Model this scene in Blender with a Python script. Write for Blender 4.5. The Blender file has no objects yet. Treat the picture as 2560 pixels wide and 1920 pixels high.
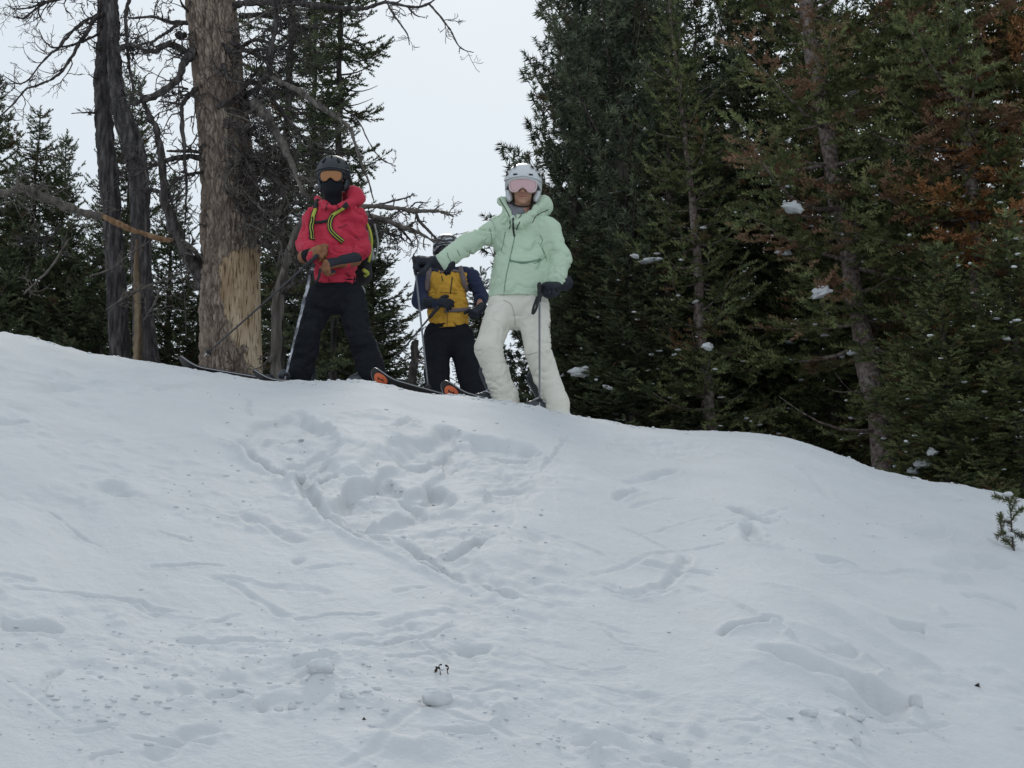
import bpy, math, random
import numpy as np
from mathutils import Vector, Matrix
from mathutils.bvhtree import BVHTree

sc = bpy.context.scene
COL = sc.collection
# ---------------------------------------------------------------- camera
F_PX = 4060.0                     # focal length in pixels of the 2560 px wide photograph
PITCH = math.radians(12.0)
cd = bpy.data.cameras.new('camera')
cam = bpy.data.objects.new('camera', cd)
COL.objects.link(cam)
cd.sensor_width = 36.0
cd.lens = 36.0 * F_PX / 2560.0
cd.clip_start = 0.05
cd.clip_end = 1500.0
cam.location = (0, 0, 0)
cam.rotation_euler = (math.pi / 2 + PITCH, 0, 0)
sc.camera = cam
# ---------------------------------------------------------------- overcast sky
SUN_ELEV, SUN_AZ = math.radians(37), math.radians(-3)      # azimuth from +Y (away from the camera) towards +X
w = bpy.data.worlds.new("World")
sc.world = w
w.use_nodes = True
nt = w.node_tree
nt.nodes.clear()
wo = nt.nodes.new('ShaderNodeOutputWorld')
bg = nt.nodes.new('ShaderNodeBackground')
sky = nt.nodes.new('ShaderNodeTexSky')
sky.sky_type = 'NISHITA'
sky.sun_disc = False
sky.sun_elevation = SUN_ELEV
sky.sun_rotation = SUN_AZ
sky.dust_density = 3.0
tcw = nt.nodes.new('ShaderNodeTexCoord')
cn = nt.nodes.new('ShaderNodeTexNoise')
cn.inputs['Scale'].default_value = 1.6
cn.inputs['Detail'].default_value = 3
cr = nt.nodes.new('ShaderNodeValToRGB')
cr.color_ramp.elements[0].position = 0.3
cr.color_ramp.elements[0].color = (6.7, 7.6, 8.45, 1)
cr.color_ramp.elements[1].position = 0.7
cr.color_ramp.elements[1].color = (7.6, 8.4, 9.1, 1)
mx = nt.nodes.new('ShaderNodeMix')
mx.data_type = 'RGBA'
mx.inputs[0].default_value = 0.965            # closed cloud cover over the clear sky
nt.links.new(tcw.outputs['Generated'], cn.inputs['Vector'])
nt.links.new(cn.outputs['Fac'], cr.inputs['Fac'])
nt.links.new(sky.outputs[0], mx.inputs[6])
nt.links.new(cr.outputs[0], mx.inputs[7])
nt.links.new(mx.outputs[2], bg.inputs['Color'])
bg.inputs['Strength'].default_value = 0.0975
nt.links.new(bg.outputs[0], wo.inputs['Surface'])
sd = bpy.data.lights.new('sun', 'SUN')
sd.energy = 1.5
sd.angle = math.radians(18)
sd.color = (1.0, 0.96, 0.9)
sun = bpy.data.objects.new('sun', sd)
COL.objects.link(sun)
sdir = Vector((math.sin(SUN_AZ) * math.cos(SUN_ELEV), math.cos(SUN_AZ) * math.cos(SUN_ELEV), math.sin(SUN_ELEV)))
sun.rotation_euler = sdir.to_track_quat('Z', 'Y').to_euler()
sc.view_settings.view_transform = 'Standard'
sc.view_settings.look = 'None'
sc.view_settings.exposure = 0.0
sc.view_settings.gamma = 1.0
sc.view_settings.use_curve_mapping = False
try:
    sc.cycles.max_bounces = 6
    sc.cycles.diffuse_bounces = 3
    sc.cycles.glossy_bounces = 2
except Exception:
    pass

# ---------------------------------------------------------------- helpers
CP, SP = math.cos(PITCH), math.sin(PITCH)
def ray(px, py):
    a = (px - 1280.0) / F_PX
    b = (960.0 - py) / F_PX
    yc_ = CP - b * SP
    return a / yc_, (SP + b * CP) / yc_         # x/y and z/y
def P(px, py, y):
    u, e = ray(px, py)
    return np.array((u * y, y, e * y))
def proj(v):
    x, y, z = v
    zz = y * CP + z * SP
    up = -y * SP + z * CP
    return 1280 + F_PX * x / zz, 960 - F_PX * up / zz

def _hash(ix, iy, iz, seed):
    h = (ix * 374761393 + iy * 668265263 + iz * 2147483647 + seed * 144665) & 0xFFFFFFFF
    h = ((h ^ (h >> 13)) * 1274126177) & 0xFFFFFFFF
    h = h ^ (h >> 16)
    h = (h * 2246822519) & 0xFFFFFFFF
    h = h ^ (h >> 15)
    return (h & 0xFFFFFF).astype(np.float64) / 16777215.0
def vnoise(p, seed=0):
    """smooth value noise, p (n,3) -> 0..1"""
    p = np.asarray(p, dtype=np.float64)
    i = np.floor(p).astype(np.int64)
    f = p - i
    f = f * f * f * (f * (f * 6 - 15) + 10)
    r = 0
    for dx in (0, 1):
        wx = f[:, 0] if dx else 1 - f[:, 0]
        for dy in (0, 1):
            wy = f[:, 1] if dy else 1 - f[:, 1]
            for dz in (0, 1):
                wz = f[:, 2] if dz else 1 - f[:, 2]
                r = r + wx * wy * wz * _hash(i[:, 0] + dx, i[:, 1] + dy, i[:, 2] + dz, seed)
    return r
def fbm(p, oct=4, seed=0, gain=0.5):
    a, s, t = 1.0, 0, 0
    p = np.asarray(p, dtype=np.float64)
    for o in range(oct):
        s = s + a * vnoise(p * (2.03 ** o) + 17.3 * o, seed + o)
        t += a
        a *= gain
    return s / t - 0.5
def sstep(x, a, b):
    t = np.clip((x - a) / (b - a), 0, 1)
    return t * t * (3 - 2 * t)

def tag(o, label=None, cat=None, group=None, kind=None):
    if label: o['label'] = label
    if cat: o['category'] = cat
    if group: o['group'] = group
    if kind: o['kind'] = kind
    return o
def empty(name, loc, label=None, cat=None, group=None):
    o = bpy.data.objects.new(name, None)
    o.empty_display_size = 0.1
    COL.objects.link(o)
    o.location = Vector(loc)
    return tag(o, label, cat, group)
def mesh_from(V, faces, k=None, smooth=True):
    """faces: (n,k) array or list of lists"""
    me = bpy.data.meshes.new('m')
    V = np.asarray(V, dtype=np.float32)
    if isinstance(faces, np.ndarray):
        n, k = faces.shape
        me.vertices.add(len(V))
        me.vertices.foreach_set('co', V.ravel())
        me.loops.add(n * k)
        me.loops.foreach_set('vertex_index', faces.astype(np.int32).ravel())
        me.polygons.add(n)
        me.polygons.foreach_set('loop_start', np.arange(0, n * k, k, dtype=np.int32))
        me.polygons.foreach_set('use_smooth', np.full(n, smooth, dtype=bool))
        me.update(calc_edges=True)
    else:
        me.from_pydata([tuple(map(float, v)) for v in V], [], [tuple(map(int, f)) for f in faces])
        me.polygons.foreach_set('use_smooth', np.full(len(me.polygons), smooth, dtype=bool))
        me.update()
    return me
def link(name, me, mat, parent=None, origin=None):
    """vertices are in world space; they are shifted into the parent's (or own) frame"""
    o = bpy.data.objects.new(name, me)
    me.name = name
    if mat is not None:
        for m_ in (mat if isinstance(mat, (list, tuple)) else [mat]):
            me.materials.append(m_)
    COL.objects.link(o)
    if parent is not None:
        o.parent = parent
        off = Vector(parent.location)
        q = parent
        while q.parent is not None:
            q = q.parent
            off = off + Vector(q.location)
        me.transform(Matrix.Translation(-off))
    elif origin is not None:
        me.transform(Matrix.Translation(-Vector(origin)))
        o.location = Vector(origin)
    return o
class MB:
    """collects quads / triangles / n-gons"""
    def __init__(s): s.V = []; s.Fc = []; s.n = 0; s.mi = []
    def add(s, V, F, mi=0):
        V = np.asarray(V, dtype=float).reshape(-1, 3)
        s.V.append(V)
        for f in F:
            s.Fc.append([int(i) + s.n for i in f]); s.mi.append(mi)
        s.n += len(V)
    def mesh(s, smooth=True):
        me = mesh_from(np.concatenate(s.V), s.Fc, smooth=smooth)
        if any(s.mi): me.polygons.foreach_set('material_index', s.mi)
        me.update()
        return me
    def build_each(s, name, mat, parent=None):
        """every added piece becomes a part of its own"""
        n0 = 0; k = 0; out = []
        for V in s.V:
            F_ = []
            while k < len(s.Fc) and min(s.Fc[k]) < n0 + len(V): F_.append([i - n0 for i in s.Fc[k]]); k += 1
            out.append(link(name, mesh_from(V, F_), mat, parent)); n0 += len(V)
        return out
    def build(s, name, mat, parent=None, origin=None, smooth=True):
        return link(name, s.mesh(smooth), mat, parent, origin)

def catmull(pts, n):
    pts = np.asarray(pts, dtype=float)
    if len(pts) == 2:
        t = np.linspace(0, 1, n)[:, None]
        return pts[0] * (1 - t) + pts[1] * t
    P_ = np.vstack([2 * pts[0] - pts[1], pts, 2 * pts[-1] - pts[-2]])
    m = len(pts) - 1
    out = []
    for t in np.linspace(0, m - 1e-6, n):
        i = int(t); f = t - i
        p0, p1, p2, p3 = P_[i:i + 4]
        out.append(0.5 * ((2 * p1) + (-p0 + p2) * f + (2 * p0 - 5 * p1 + 4 * p2 - p3) * f * f + (-p0 + 3 * p1 - 3 * p2 + p3) * f ** 3))
    return np.array(out)
def tube_arrays(c, r, sides=6, cap=True):
    """c (n,3) centre line, r (n,) radii -> V, F"""
    c = np.asarray(c, dtype=float); n = len(c)
    r = np.broadcast_to(np.asarray(r, dtype=float), (n,))
    t = np.gradient(c, axis=0)
    t /= np.maximum(np.linalg.norm(t, axis=1, keepdims=True), 1e-9)
    ref = np.array((0, 0, 1.0)) if abs(t[0][2]) < 0.9 else np.array((1.0, 0, 0))
    a = np.cross(t[0], ref); a /= np.linalg.norm(a)
    A = []
    for i in range(n):
        a = a - t[i] * np.dot(a, t[i]); a /= max(np.linalg.norm(a), 1e-9)
        A.append(a)
    A = np.array(A); B = np.cross(t, A)
    ang = np.arange(sides) * 2 * math.pi / sides
    V = c[:, None, :] + r[:, None, None] * (A[:, None, :] * np.cos(ang)[None, :, None] + B[:, None, :] * np.sin(ang)[None, :, None])
    V = V.reshape(-1, 3)
    F = []
    for i in range(n - 1):
        for j in range(sides):
            j2 = (j + 1) % sides
            F.append((i * sides + j, i * sides + j2, (i + 1) * sides + j2, (i + 1) * sides + j))
    if cap:
        F.append(tuple(range(sides))[::-1])
        F.append(tuple((n - 1) * sides + j for j in range(sides)))
    return V, F
def ball_arrays(c, r, nu=8, nv=6):
    V = []; F = []
    r = np.broadcast_to(np.asarray(r, dtype=float), (3,))
    for i in range(nv + 1):
        th = math.pi * i / nv
        for j in range(nu):
            ph = 2 * math.pi * j / nu
            V.append((c[0] + r[0] * math.sin(th) * math.cos(ph), c[1] + r[1] * math.sin(th) * math.sin(ph), c[2] + r[2] * math.cos(th)))
    for i in range(nv):
        for j in range(nu):
            j2 = (j + 1) % nu
            F.append((i * nu + j, (i + 1) * nu + j, (i + 1) * nu + j2, i * nu + j2))
    return V, F

# ---------------------------------------------------------------- materials
def mat(name, base, rough=0.6, spec=0.5, metal=0.0, coat=0.0, sheen=0.0):
    m = bpy.data.materials.new(name)
    m.use_nodes = True
    b = m.node_tree.nodes['Principled BSDF']
    b.inputs['Base Color'].default_value = (*base, 1)
    b.inputs['Roughness'].default_value = rough
    b.inputs['Specular IOR Level'].default_value = spec
    b.inputs['Metallic'].default_value = metal
    b.inputs['Coat Weight'].default_value = coat
    b.inputs['Sheen Weight'].default_value = sheen
    return m
def N(m, kind, **kw):
    n = m.node_tree.nodes.new(kind)
    for k_, v in kw.items():
        if k_ in n.inputs: n.inputs[k_].default_value = v
        else: setattr(n, k_, v)
    return n
def L(m, a, b): m.node_tree.links.new(a, b)
def bsdf(m): return m.node_tree.nodes['Principled BSDF']
def ramp(m, stops):
    r = N(m, 'ShaderNodeValToRGB')
    e = r.color_ramp.elements
    while len(e) < len(stops): e.new(0.5)
    for el, (p_, c_) in zip(e, stops):
        el.position = p_; el.color = (*c_, 1)
    return r
def noise_mat(name, stops, scale=5.0, detail=4, rough=0.8, bump=0.0, bscale=40.0, stretch=(1, 1, 1), spec=0.3, bdist=0.01, sheen=0.0):
    m = mat(name, stops[0][1], rough, spec, sheen=sheen)
    tc = N(m, 'ShaderNodeTexCoord')
    mp = N(m, 'ShaderNodeMapping'); mp.inputs['Scale'].default_value = stretch
    L(m, tc.outputs['Object'], mp.inputs['Vector'])
    nz = N(m, 'ShaderNodeTexNoise', Scale=scale, Detail=detail)
    L(m, mp.outputs[0], nz.inputs['Vector'])
    r = ramp(m, stops)
    L(m, nz.outputs['Fac'], r.inputs['Fac'])
    L(m, r.outputs[0], bsdf(m).inputs['Base Color'])
    if bump:
        bz = N(m, 'ShaderNodeTexNoise', Scale=bscale, Detail=3)
        L(m, mp.outputs[0], bz.inputs['Vector'])
        bp = N(m, 'ShaderNodeBump', Strength=bump, Distance=bdist)
        L(m, bz.outputs['Fac'], bp.inputs['Height'])
        L(m, bp.outputs[0], bsdf(m).inputs['Normal'])
    return m
# ---------------------------------------------------------------- snow slope
YC = 10.8                          # distance of the crest the slope rises to
SIL = [(-900, 760), (-500, 775), (-200, 800), (0, 832), (60, 842), (120, 855), (200, 880), (340, 900), (460, 918), (600, 944), (700, 955), (780, 955), (850, 951), (950, 957), (1050, 985), (1150, 990),
       (1250, 1003), (1330, 1017), (1420, 1035), (1500, 1050), (1600, 1068), (1700, 1079), (1800, 1077), (1900, 1082), (2000, 1103), (2100, 1138),
       (2200, 1175), (2300, 1197), (2400, 1214), (2480, 1226), (2560, 1250), (2800, 1310), (3200, 1370), (3800, 1400)]
_u, _e = np.array([ray(a, b) for a, b in SIL]).T
_uf = np.linspace(_u[0], _u[-1], 3000)
_ef = np.interp(_uf, _u, _e)
_k = np.exp(-0.5 * (np.arange(-40, 41) / 14.0) ** 2); _k /= _k.sum()
_ef = np.convolve(np.pad(_ef, 40, mode='edge'), _k, mode='valid')
def E(u): return np.interp(u, _uf, _ef)
def drop(y):
    y = np.asarray(y, dtype=float)
    a = 1.9 * np.clip((YC - y) / YC, 0, None) ** 1.5
    t = np.clip(y - YC, 0, None)
    b = 0.26 * (t - 3.0 * (1 - np.exp(-t / 3.0)))
    return a + b
def zbase(x, y):
    x = np.asarray(x, dtype=float); y = np.asarray(y, dtype=float)
    return y * E(x / np.maximum(y, 2.5)) - drop(y)
_gy = np.linspace(1.0, YC, 4000)
_gg = drop(_gy) / _gy
def ground_px(px, py):
    """point of the snow seen at a pixel of the photograph"""
    u, e = ray(px, py)
    g = max(float(E(u)) - e, 0.0)
    y = float(np.interp(-g, -_gg, _gy))
    return np.array((u * y, y))
def gp3(px, py, up=0.0):
    x, y = ground_px(px, py)
    return np.array((x, y, float(zbase(x, y)) + up))

ys = [-8, -5, -3, -1, 0.5, 1.5, 2.2, 2.8, 3.2, 3.5]
y = 3.6
while y < YC:
    ys.append(y)
    g = 1.9 * ((YC - y) / YC) ** 1.5 / y
    dg = abs(1.9 * ((YC - y - 1e-3) / YC) ** 1.5 / (y + 1e-3) - g) / 1e-3 if YC - y > 2e-3 else 1e-6
    y += min(0.024, 2.1 / F_PX / max(dg, 1e-6)) if y > 3.9 else 0.03
y = YC
while y < 150:
    ys.append(y)
    y += 0.03 if y < YC + 1.5 else (0.12 if y < YC + 5 else (y - YC) * 0.12)
ys = np.array(ys)
uo = np.concatenate([-np.geomspace(2.6, 0.36, 34)[:-1], np.linspace(-0.345, 0.345, 700), np.geomspace(0.36, 2.6, 34)[1:]])
UU, YY = np.meshgrid(uo, ys)
XX = UU * np.maximum(YY, 2.0)
ZZ = zbase(XX, YY)
D = np.zeros_like(ZZ)
SX, SY = XX.ravel(), YY.ravel()

def seg_dist(px, py, line):
    """distance, signed side (+ = left of direction) and arc position to a polyline"""
    best = np.full(px.shape, 1e9); side = np.zeros(px.shape); tt = np.zeros(px.shape)
    line = np.asarray(line); acc = 0; tot = np.linalg.norm(np.diff(line, axis=0), axis=1).sum()
    for a, b in zip(line[:-1], line[1:]):
        d = b - a; l = np.dot(d, d)
        t = np.clip(((px - a[0]) * d[0] + (py - a[1]) * d[1]) / l, 0, 1)
        qx, qy = px - a[0] - t * d[0], py - a[1] - t * d[1]
        dd = np.hypot(qx, qy)
        s = np.sign(d[0] * (py - a[1]) - d[1] * (px - a[0]))
        m = dd < best
        best = np.where(m, dd, best); side = np.where(m, s, side)
        tt = np.where(m, (acc + t * math.sqrt(l)) / tot, tt)
        acc += math.sqrt(l)
    return best, side, tt
def gl(pts): return np.array([ground_px(*p) for p in catmull(pts, max(12, 5 * len(pts)))])
def window(line, pad):
    lo, hi = line.min(0) - pad, line.max(0) + pad
    return np.where((SX > lo[0]) & (SX < hi[0]) & (SY > lo[1]) & (SY < hi[1]) & (SY > 2.5))[0]
Dr = D.ravel()
def warp(ix, amp=0.035, sc_=9.0, seed=5):
    q = np.stack([SX[ix], SY[ix] * 0.6, 0 * SX[ix]], 1) * sc_
    return SX[ix] + amp * fbm(q, 3, seed) * 2, SY[ix] + 2.2 * amp * fbm(q + 31.7, 3, seed + 9) * 2
def groove(pts, w, d, rim=0.35, rough=0.3, wamp=0.02, seed=3):
    l = gl(pts); ix = window(l, 4 * w + 0.1)
    x, y = warp(ix, wamp, 12, seed)
    dd, s, t = seg_dist(x, y, l)
    fade = sstep(t, 0, 0.12) * sstep(1 - t, 0, 0.12)
    nz = 1 + rough * fbm(np.stack([SX[ix], SY[ix], 0 * x], 1) * 14, 3, seed) * 3
    Dr[ix] += fade * nz * (-d * np.exp(-(dd / w) ** 2) + rim * d * np.exp(-((dd - 1.7 * w) / (0.8 * w)) ** 2))
def step(pts, w, d, reach, wamp=0.03, seed=7):
    """ground on the left of the line drops by d over w, easing back over reach"""
    l = gl(pts); ix = window(l, reach * 2.5)
    x, y = warp(ix, wamp, 8, seed)
    dd, s, t = seg_dist(x, y, l)
    sd_ = dd * s
    fade = sstep(t, 0, 0.15) * sstep(1 - t, 0, 0.15)
    Dr[ix] += -d * fade * sstep(sd_, -w / 2, w / 2) * np.exp(-np.clip(sd_, 0, None) / reach)
def poly_sd(px, py, poly):
    inside = np.zeros(px.shape, bool)
    n = len(poly)
    for i in range(n):
        a, b = poly[i], poly[(i + 1) % n]
        c_ = ((a[1] > py) != (b[1] > py)) & (px < (b[0] - a[0]) * (py - a[1]) / (b[1] - a[1] + 1e-12) + a[0])
        inside ^= c_
    dd, _, _ = seg_dist(px, py, np.vstack([poly, poly[:1]]))
    return np.where(inside, -dd, dd)
def pit(pts, d, w, soft=0.0, wamp=0.05, seed=11, floor=0.012):
    poly = np.array([ground_px(*p) for p in pts]); ix = window(poly, 0.4)
    x, y = warp(ix, wamp, 7, seed)
    s = poly_sd(x, y, poly)
    q = np.stack([SX[ix], SY[ix], 0 * x], 1)
    m = sstep(-s, -w, w)
    Dr[ix] += -d * m * (1 - soft * sstep(-s, 0.1, 0.5)) + m * floor * 1.0 * fbm(np.stack([q[:, 0] * 13 - q[:, 1] * 7, q[:, 1] * 6 + q[:, 0] * 5, q[:, 2]], 1), 4, seed + 3)
def bump(px, py, rx, ry, h, seed=0, flat=1.0):
    c = ground_px(px, py); rx, ry = rx, ry
    ix = np.where((abs(SX - c[0]) < 3 * rx) & (abs(SY - c[1]) < 3 * ry))[0]
    x, y = warp(ix, 0.25 * min(rx, ry), 0.9 / min(rx, ry), seed + 20)
    r2 = ((x - c[0]) / rx) ** 2 + ((y - c[1]) / ry) ** 2
    Dr[ix] += h * np.exp(-r2 ** flat)

q3 = np.stack([SX, SY, np.zeros_like(SX)], 1)
near = SY < YC + 3
qn = q3[near]
wind = np.stack([qn[:, 0] * 0.8 + qn[:, 1] * 0.5, qn[:, 1] * 0.9 - qn[:, 0] * 0.35, 0 * qn[:, 0]], 1)
fadec = 1 - 0.75 * sstep(qn[:, 1], 9.2, 10.6)
Dr[near] += fadec * (0.075 * fbm(qn * 1.1, 3, 40) + 0.028 * fbm(wind * np.array((5.0, 2.0, 1)), 4, 50))
rg = 1 - abs(2 * vnoise(wind * np.array((3.2, 1.3, 1)) + 0.8 * fbm(qn * 3, 2, 61)[:, None], 62) - 1)
patch = sstep(fbm(qn * 0.9, 2, 63), -0.02, 0.18)
Dr[near] += fadec * 0.026 * patch * rg ** 3
crumble = sstep(fbm(qn * 1.3 + 7, 2, 64), 0.0, 0.14)
# rough, walked-over belts: lower left and the right-hand side
lowleft = sstep(4.9 - 0.35 * qn[:, 0], 0, 0) * 0
Dr[near] += fadec * 0.014 * crumble * np.clip(fbm(qn * 13, 3, 65) * 2.4, -0.35, 1)
Dr[near] += 0.005 * fbm(qn * 30, 3, 66)
# small lumps along the crest line
cr_ = sstep(SY, 9.9, 10.5) * (1 - sstep(SY, 11.4, 12.5))
Dr += cr_ * 0.040 * np.clip(fbm(q3 * np.array((6, 3, 1)), 4, 70), -0.05, 0.4)
Dr += cr_ * 0.05 * np.clip(vnoise(q3 * np.array((11, 6, 1)), 71) - 0.80, 0, 1)

# the dug-out hollow under the skiers
pit([(628, 1068), (700, 1040), (755, 1022), (782, 1050), (838, 1085), (832, 1128), (842, 1158), (735, 1203), (665, 1160), (600, 1110)], 0.037, 0.030, seed=11, floor=0.035)
pit([(740, 1206), (830, 1158), (905, 1150), (960, 1110), (1010, 1098), (1110, 1062), (1190, 1078), (1345, 1106), (1320, 1180), (1335, 1225), (1240, 1320), (1200, 1400), (1240, 1458),
     (1150, 1440), (1060, 1400), (960, 1364), (870, 1320), (800, 1262)], 0.039, 0.046, soft=0.35, seed=12, floor=0.03)
pit([(822, 1245), (850, 1195), (905, 1172), (965, 1150), (992, 1185), (1020, 1205), (1060, 1175), (1110, 1190), (1120, 1228), (1000, 1258), (900, 1284)], 0.053, 0.030, seed=13, floor=0.02)
pit([(975, 1100), (1060, 1090), (1110, 1060), (1150, 1090), (1110, 1125), (1050, 1150), (1000, 1140)], 0.031, 0.030, seed=14, floor=0.03)
pit([(1185, 1080), (1260, 1092), (1335, 1105), (1325, 1122), (1250, 1118), (1200, 1108)], 0.031, 0.027, seed=15)
pit([(820, 1262), (905, 1287), (1100, 1243), (1110, 1262), (930, 1310), (850, 1300)], 0.017, 0.030, seed=16, floor=0.02)
pit([(1180, 1170), (1260, 1150), (1330, 1200), (1325, 1228), (1230, 1232)], 0.015, 0.030, seed=17, floor=0.045)
for pts_, d_ in (([(835, 1092), (790, 1060), (757, 1028)], .03), ([(830, 1085), (720, 1080), (640, 1102)], .030), ([(838, 1100), (790, 1122), (700, 1152)], .028), ([(836, 1138), (780, 1162), (722, 1186)], .026), ([(1150, 1082), (1095, 1108), (1050, 1130), (965, 1112)], .045),
                 ([(995, 1140), (950, 1155), (870, 1192), (822, 1242)], .055), ([(1120, 1128), (1092, 1172), (1050, 1202), (985, 1190)], .040), ([(1342, 1112), (1270, 1112), (1190, 1096)], .040), ([(1320, 1160), (1250, 1165), (1190, 1150)], .02),
                 ([(1110, 1242), (1000, 1268), (900, 1292), (830, 1272)], .035), ([(1235, 1300), (1150, 1310), (1060, 1300)], .014), ([(1300, 1190), (1230, 1210), (1180, 1240)], .02), ([(1180, 1372), (1100, 1372), (1020, 1345)], .012)):
    step(pts_, .022, d_ * .8, .20, wamp=.05, seed=int(pts_[0][0]))
bump(745, 1212, 0.035, 0.09, 0.075, 1)
groove([(590, 1095), (650, 1150), (740, 1206), (800, 1262), (870, 1320), (960, 1366), (1060, 1403), (1150, 1440), (1240, 1466)], 0.035, 0.045, rim=0.5)
groove([(870, 1285), (920, 1310), (980, 1320)], 0.02, 0.03)
groove([(995, 1312), (1050, 1362), (1120, 1400), (1190, 1440), (1300, 1500)], 0.022, 0.03)
groove([(1100, 1368), (1170, 1350), (1226, 1320)], 0.025, 0.035)
groove([(740, 1212), (780, 1195), (832, 1160)], 0.03, 0.05)
groove([(1350, 1170), (1380, 1130), (1420, 1080)], 0.012, 0.012)
groove([(600, 1290), (660, 1320), (760, 1370)], 0.03, 0.018)
groove([(1480, 1440), (1580, 1490), (1640, 1475), (1700, 1430), (1718, 1370)], 0.022, 0.018, seed=21)
groove([(1500, 1470), (1600, 1500), (1680, 1470)], 0.02, 0.018, seed=22)
groove([(1610, 1225), (1560, 1240), (1540, 1255)], 0.02, 0.02, seed=23)
# right-hand trench and its lumps
groove([(1885, 1632), (1960, 1655), (2020, 1672), (2100, 1700), (2170, 1740), (2250, 1775)], 0.04, 0.034, rim=0.25, seed=24)
pit([(2130, 1712), (2200, 1725), (2262, 1750), (2262, 1785), (2200, 1790), (2130, 1760)], 0.035, 0.04, seed=25, floor=0.01)
groove([(2050, 1720), (2130, 1755), (2220, 1790)], 0.02, 0.018, seed=26)
groove([(1820, 1268), (1880, 1290), (1930, 1305)], 0.03, 0.03, seed=27)
groove([(2400, 1490), (2470, 1500), (2550, 1528)], 0.04, 0.025, seed=28)
groove([(2230, 1575), (2290, 1582), (2320, 1590)], 0.03, 0.024, seed=29)
groove([(1790, 1605), (1850, 1588), (1930, 1575), (1975, 1582)], 0.018, 0.02, seed=30)
groove([(2050, 1400), (2100, 1410), (2155, 1428)], 0.03, 0.02, seed=31)
groove([(2350, 1420), (2440, 1395), (2540, 1400)], 0.05, 0.03, seed=32)
groove([(2300, 1340), (2380, 1330), (2440, 1360)], 0.06, 0.035, seed=33)
step([(2560, 1420), (2460, 1400), (2380, 1440), (2300, 1420)], 0.08, 0.04, 0.3, seed=34)
groove([(1860, 1300), (1890, 1345), (1920, 1345)], 0.035, 0.035, seed=35)
for (x, y_, rx, ry, h) in ((2022, 1788, .03, .05, .008), (2102, 1790, .02, .04, .008), (2140, 1806, .03, .04, .008), (2290, 1790, .03, .05, .012),
                           (2142, 1868, .02, .04, .01), (1640, 1856, .03, .05, .01), (1735, 1815, .02, .03, .02), (2105, 1808, .03, .03, .02), (1490, 1900, .018, .03, .03),
                           (1975, 1610, .016, .03, .03), (1850, 1315, .02, .05, .03), (2350, 1540, .02, .05, .02), (1345, 1338, .035, .08, -.025), (745, 1412, .018, .035, -.025),
                           (1170, 1628, .03, .035, -.05), (1205, 1632, .02, .025, -.035), (930, 1862, .06, .06, .02), (1010, 1875, .07, .06, .022), (1080, 1868, .05, .05, .018),
                           (800, 1712, .035, .05, .03), (655, 1760, .02, .03, -.025), (460, 1735, .02, .025, -.018), (300, 1560, .03, .05, .02), (1250, 1780, .02, .03, .025), (1245, 1812, .016, .03, .025)):
    bump(x, y_, rx, ry, h, int(x) % 7)
# old ski tracks, ledges
for k_, (pts, w_, d_) in enumerate([
        ([(0, 1462), (150, 1480), (300, 1502), (470, 1532)], .012, .010), ([(0, 1555), (80, 1560), (160, 1572)], .022, .022), ([(730, 1560), (850, 1548), (960, 1542)], .010, .008),
        ([(880, 1628), (980, 1612), (1080, 1590), (1160, 1558)], .012, .012), ([(960, 1655), (1060, 1640), (1150, 1635)], .010, .008), ([(840, 1500), (700, 1475), (500, 1440)], .02, .008),
        ([(80, 1740), (120, 1705), (160, 1670)], .010, .010), ([(430, 1600), (560, 1612), (720, 1618)], .015, .014), ([(360, 1890), (440, 1845), (560, 1812)], .02, .014),
        ([(1420, 1850), (1600, 1890), (1750, 1915)], .035, .016), ([(1500, 1560), (1560, 1600), (1600, 1610)], .008, .006), ([(2000, 1170), (2040, 1200), (2080, 1250)], .03, .012),
        ([(950, 1075), (1000, 1060), (1040, 1048)], .02, .016), ([(620, 1000), (625, 1050)], .012, .012), ([(1600, 1400), (1700, 1430), (1790, 1445)], .03, .018),
        ([(0, 1062), (60, 1058)], .05, .03), ([(100, 980), (160, 965), (200, 975)], .06, .03), ([(380, 985), (470, 975), (560, 965)], .03, .012), ([(240, 1240), (290, 1225), (300, 1250)], .04, .03),
        ([(1000, 1200), (1060, 1240)], .03, .03), ([(1700, 1180), (1620, 1190), (1560, 1200)], .03, .018), ([(2060, 1635), (2110, 1650), (2170, 1650)], .02, .012)]):
    groove(pts, w_, d_, seed=80 + k_)
rt = np.random.default_rng(9)
for k_ in range(95):                              # fine scratches of skis and drifting snow
    cx, cy = rt.uniform(-50, 2600), rt.uniform(1080, 1900)
    if float(E(ray(cx, cy)[0])) - ray(cx, cy)[1] < .012: continue
    ln = rt.uniform(50, 260); an = rt.choice([.42, .42, -.18, -.12, .05]) + rt.normal() * .12; bd = rt.normal() * .12
    pts_ = [(cx + t * ln, cy + t * ln * math.tan(an) + bd * ln * t * t) for t in (-.5, -.15, .2, .5)]
    groove(pts_, rt.uniform(.006, .016), rt.uniform(.003, .009), wamp=.012, rough=.8, seed=int(rt.integers(1, 90)))
ZZ = ZZ + Dr.reshape(ZZ.shape)
nr, nc = ZZ.shape
idx = np.arange(nr * nc).reshape(nr, nc)
Fq = np.stack([idx[:-1, :-1], idx[:-1, 1:], idx[1:, 1:], idx[1:, :-1]], -1).reshape(-1, 4)
me = mesh_from(np.stack([XX, YY, ZZ], -1).reshape(-1, 3), Fq)
M_SNOW = mat('snow', (0.58, 0.585, 0.59), 0.75, 0.25)
tc = N(M_SNOW, 'ShaderNodeTexCoord')
nz1 = N(M_SNOW, 'ShaderNodeTexNoise', Scale=70.0, Detail=5)
nz2 = N(M_SNOW, 'ShaderNodeTexNoise', Scale=3.0, Detail=4)
rp = ramp(M_SNOW, [(0.3, (0.55, 0.557, 0.565)), (0.7, (0.59, 0.597, 0.605))])
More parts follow.
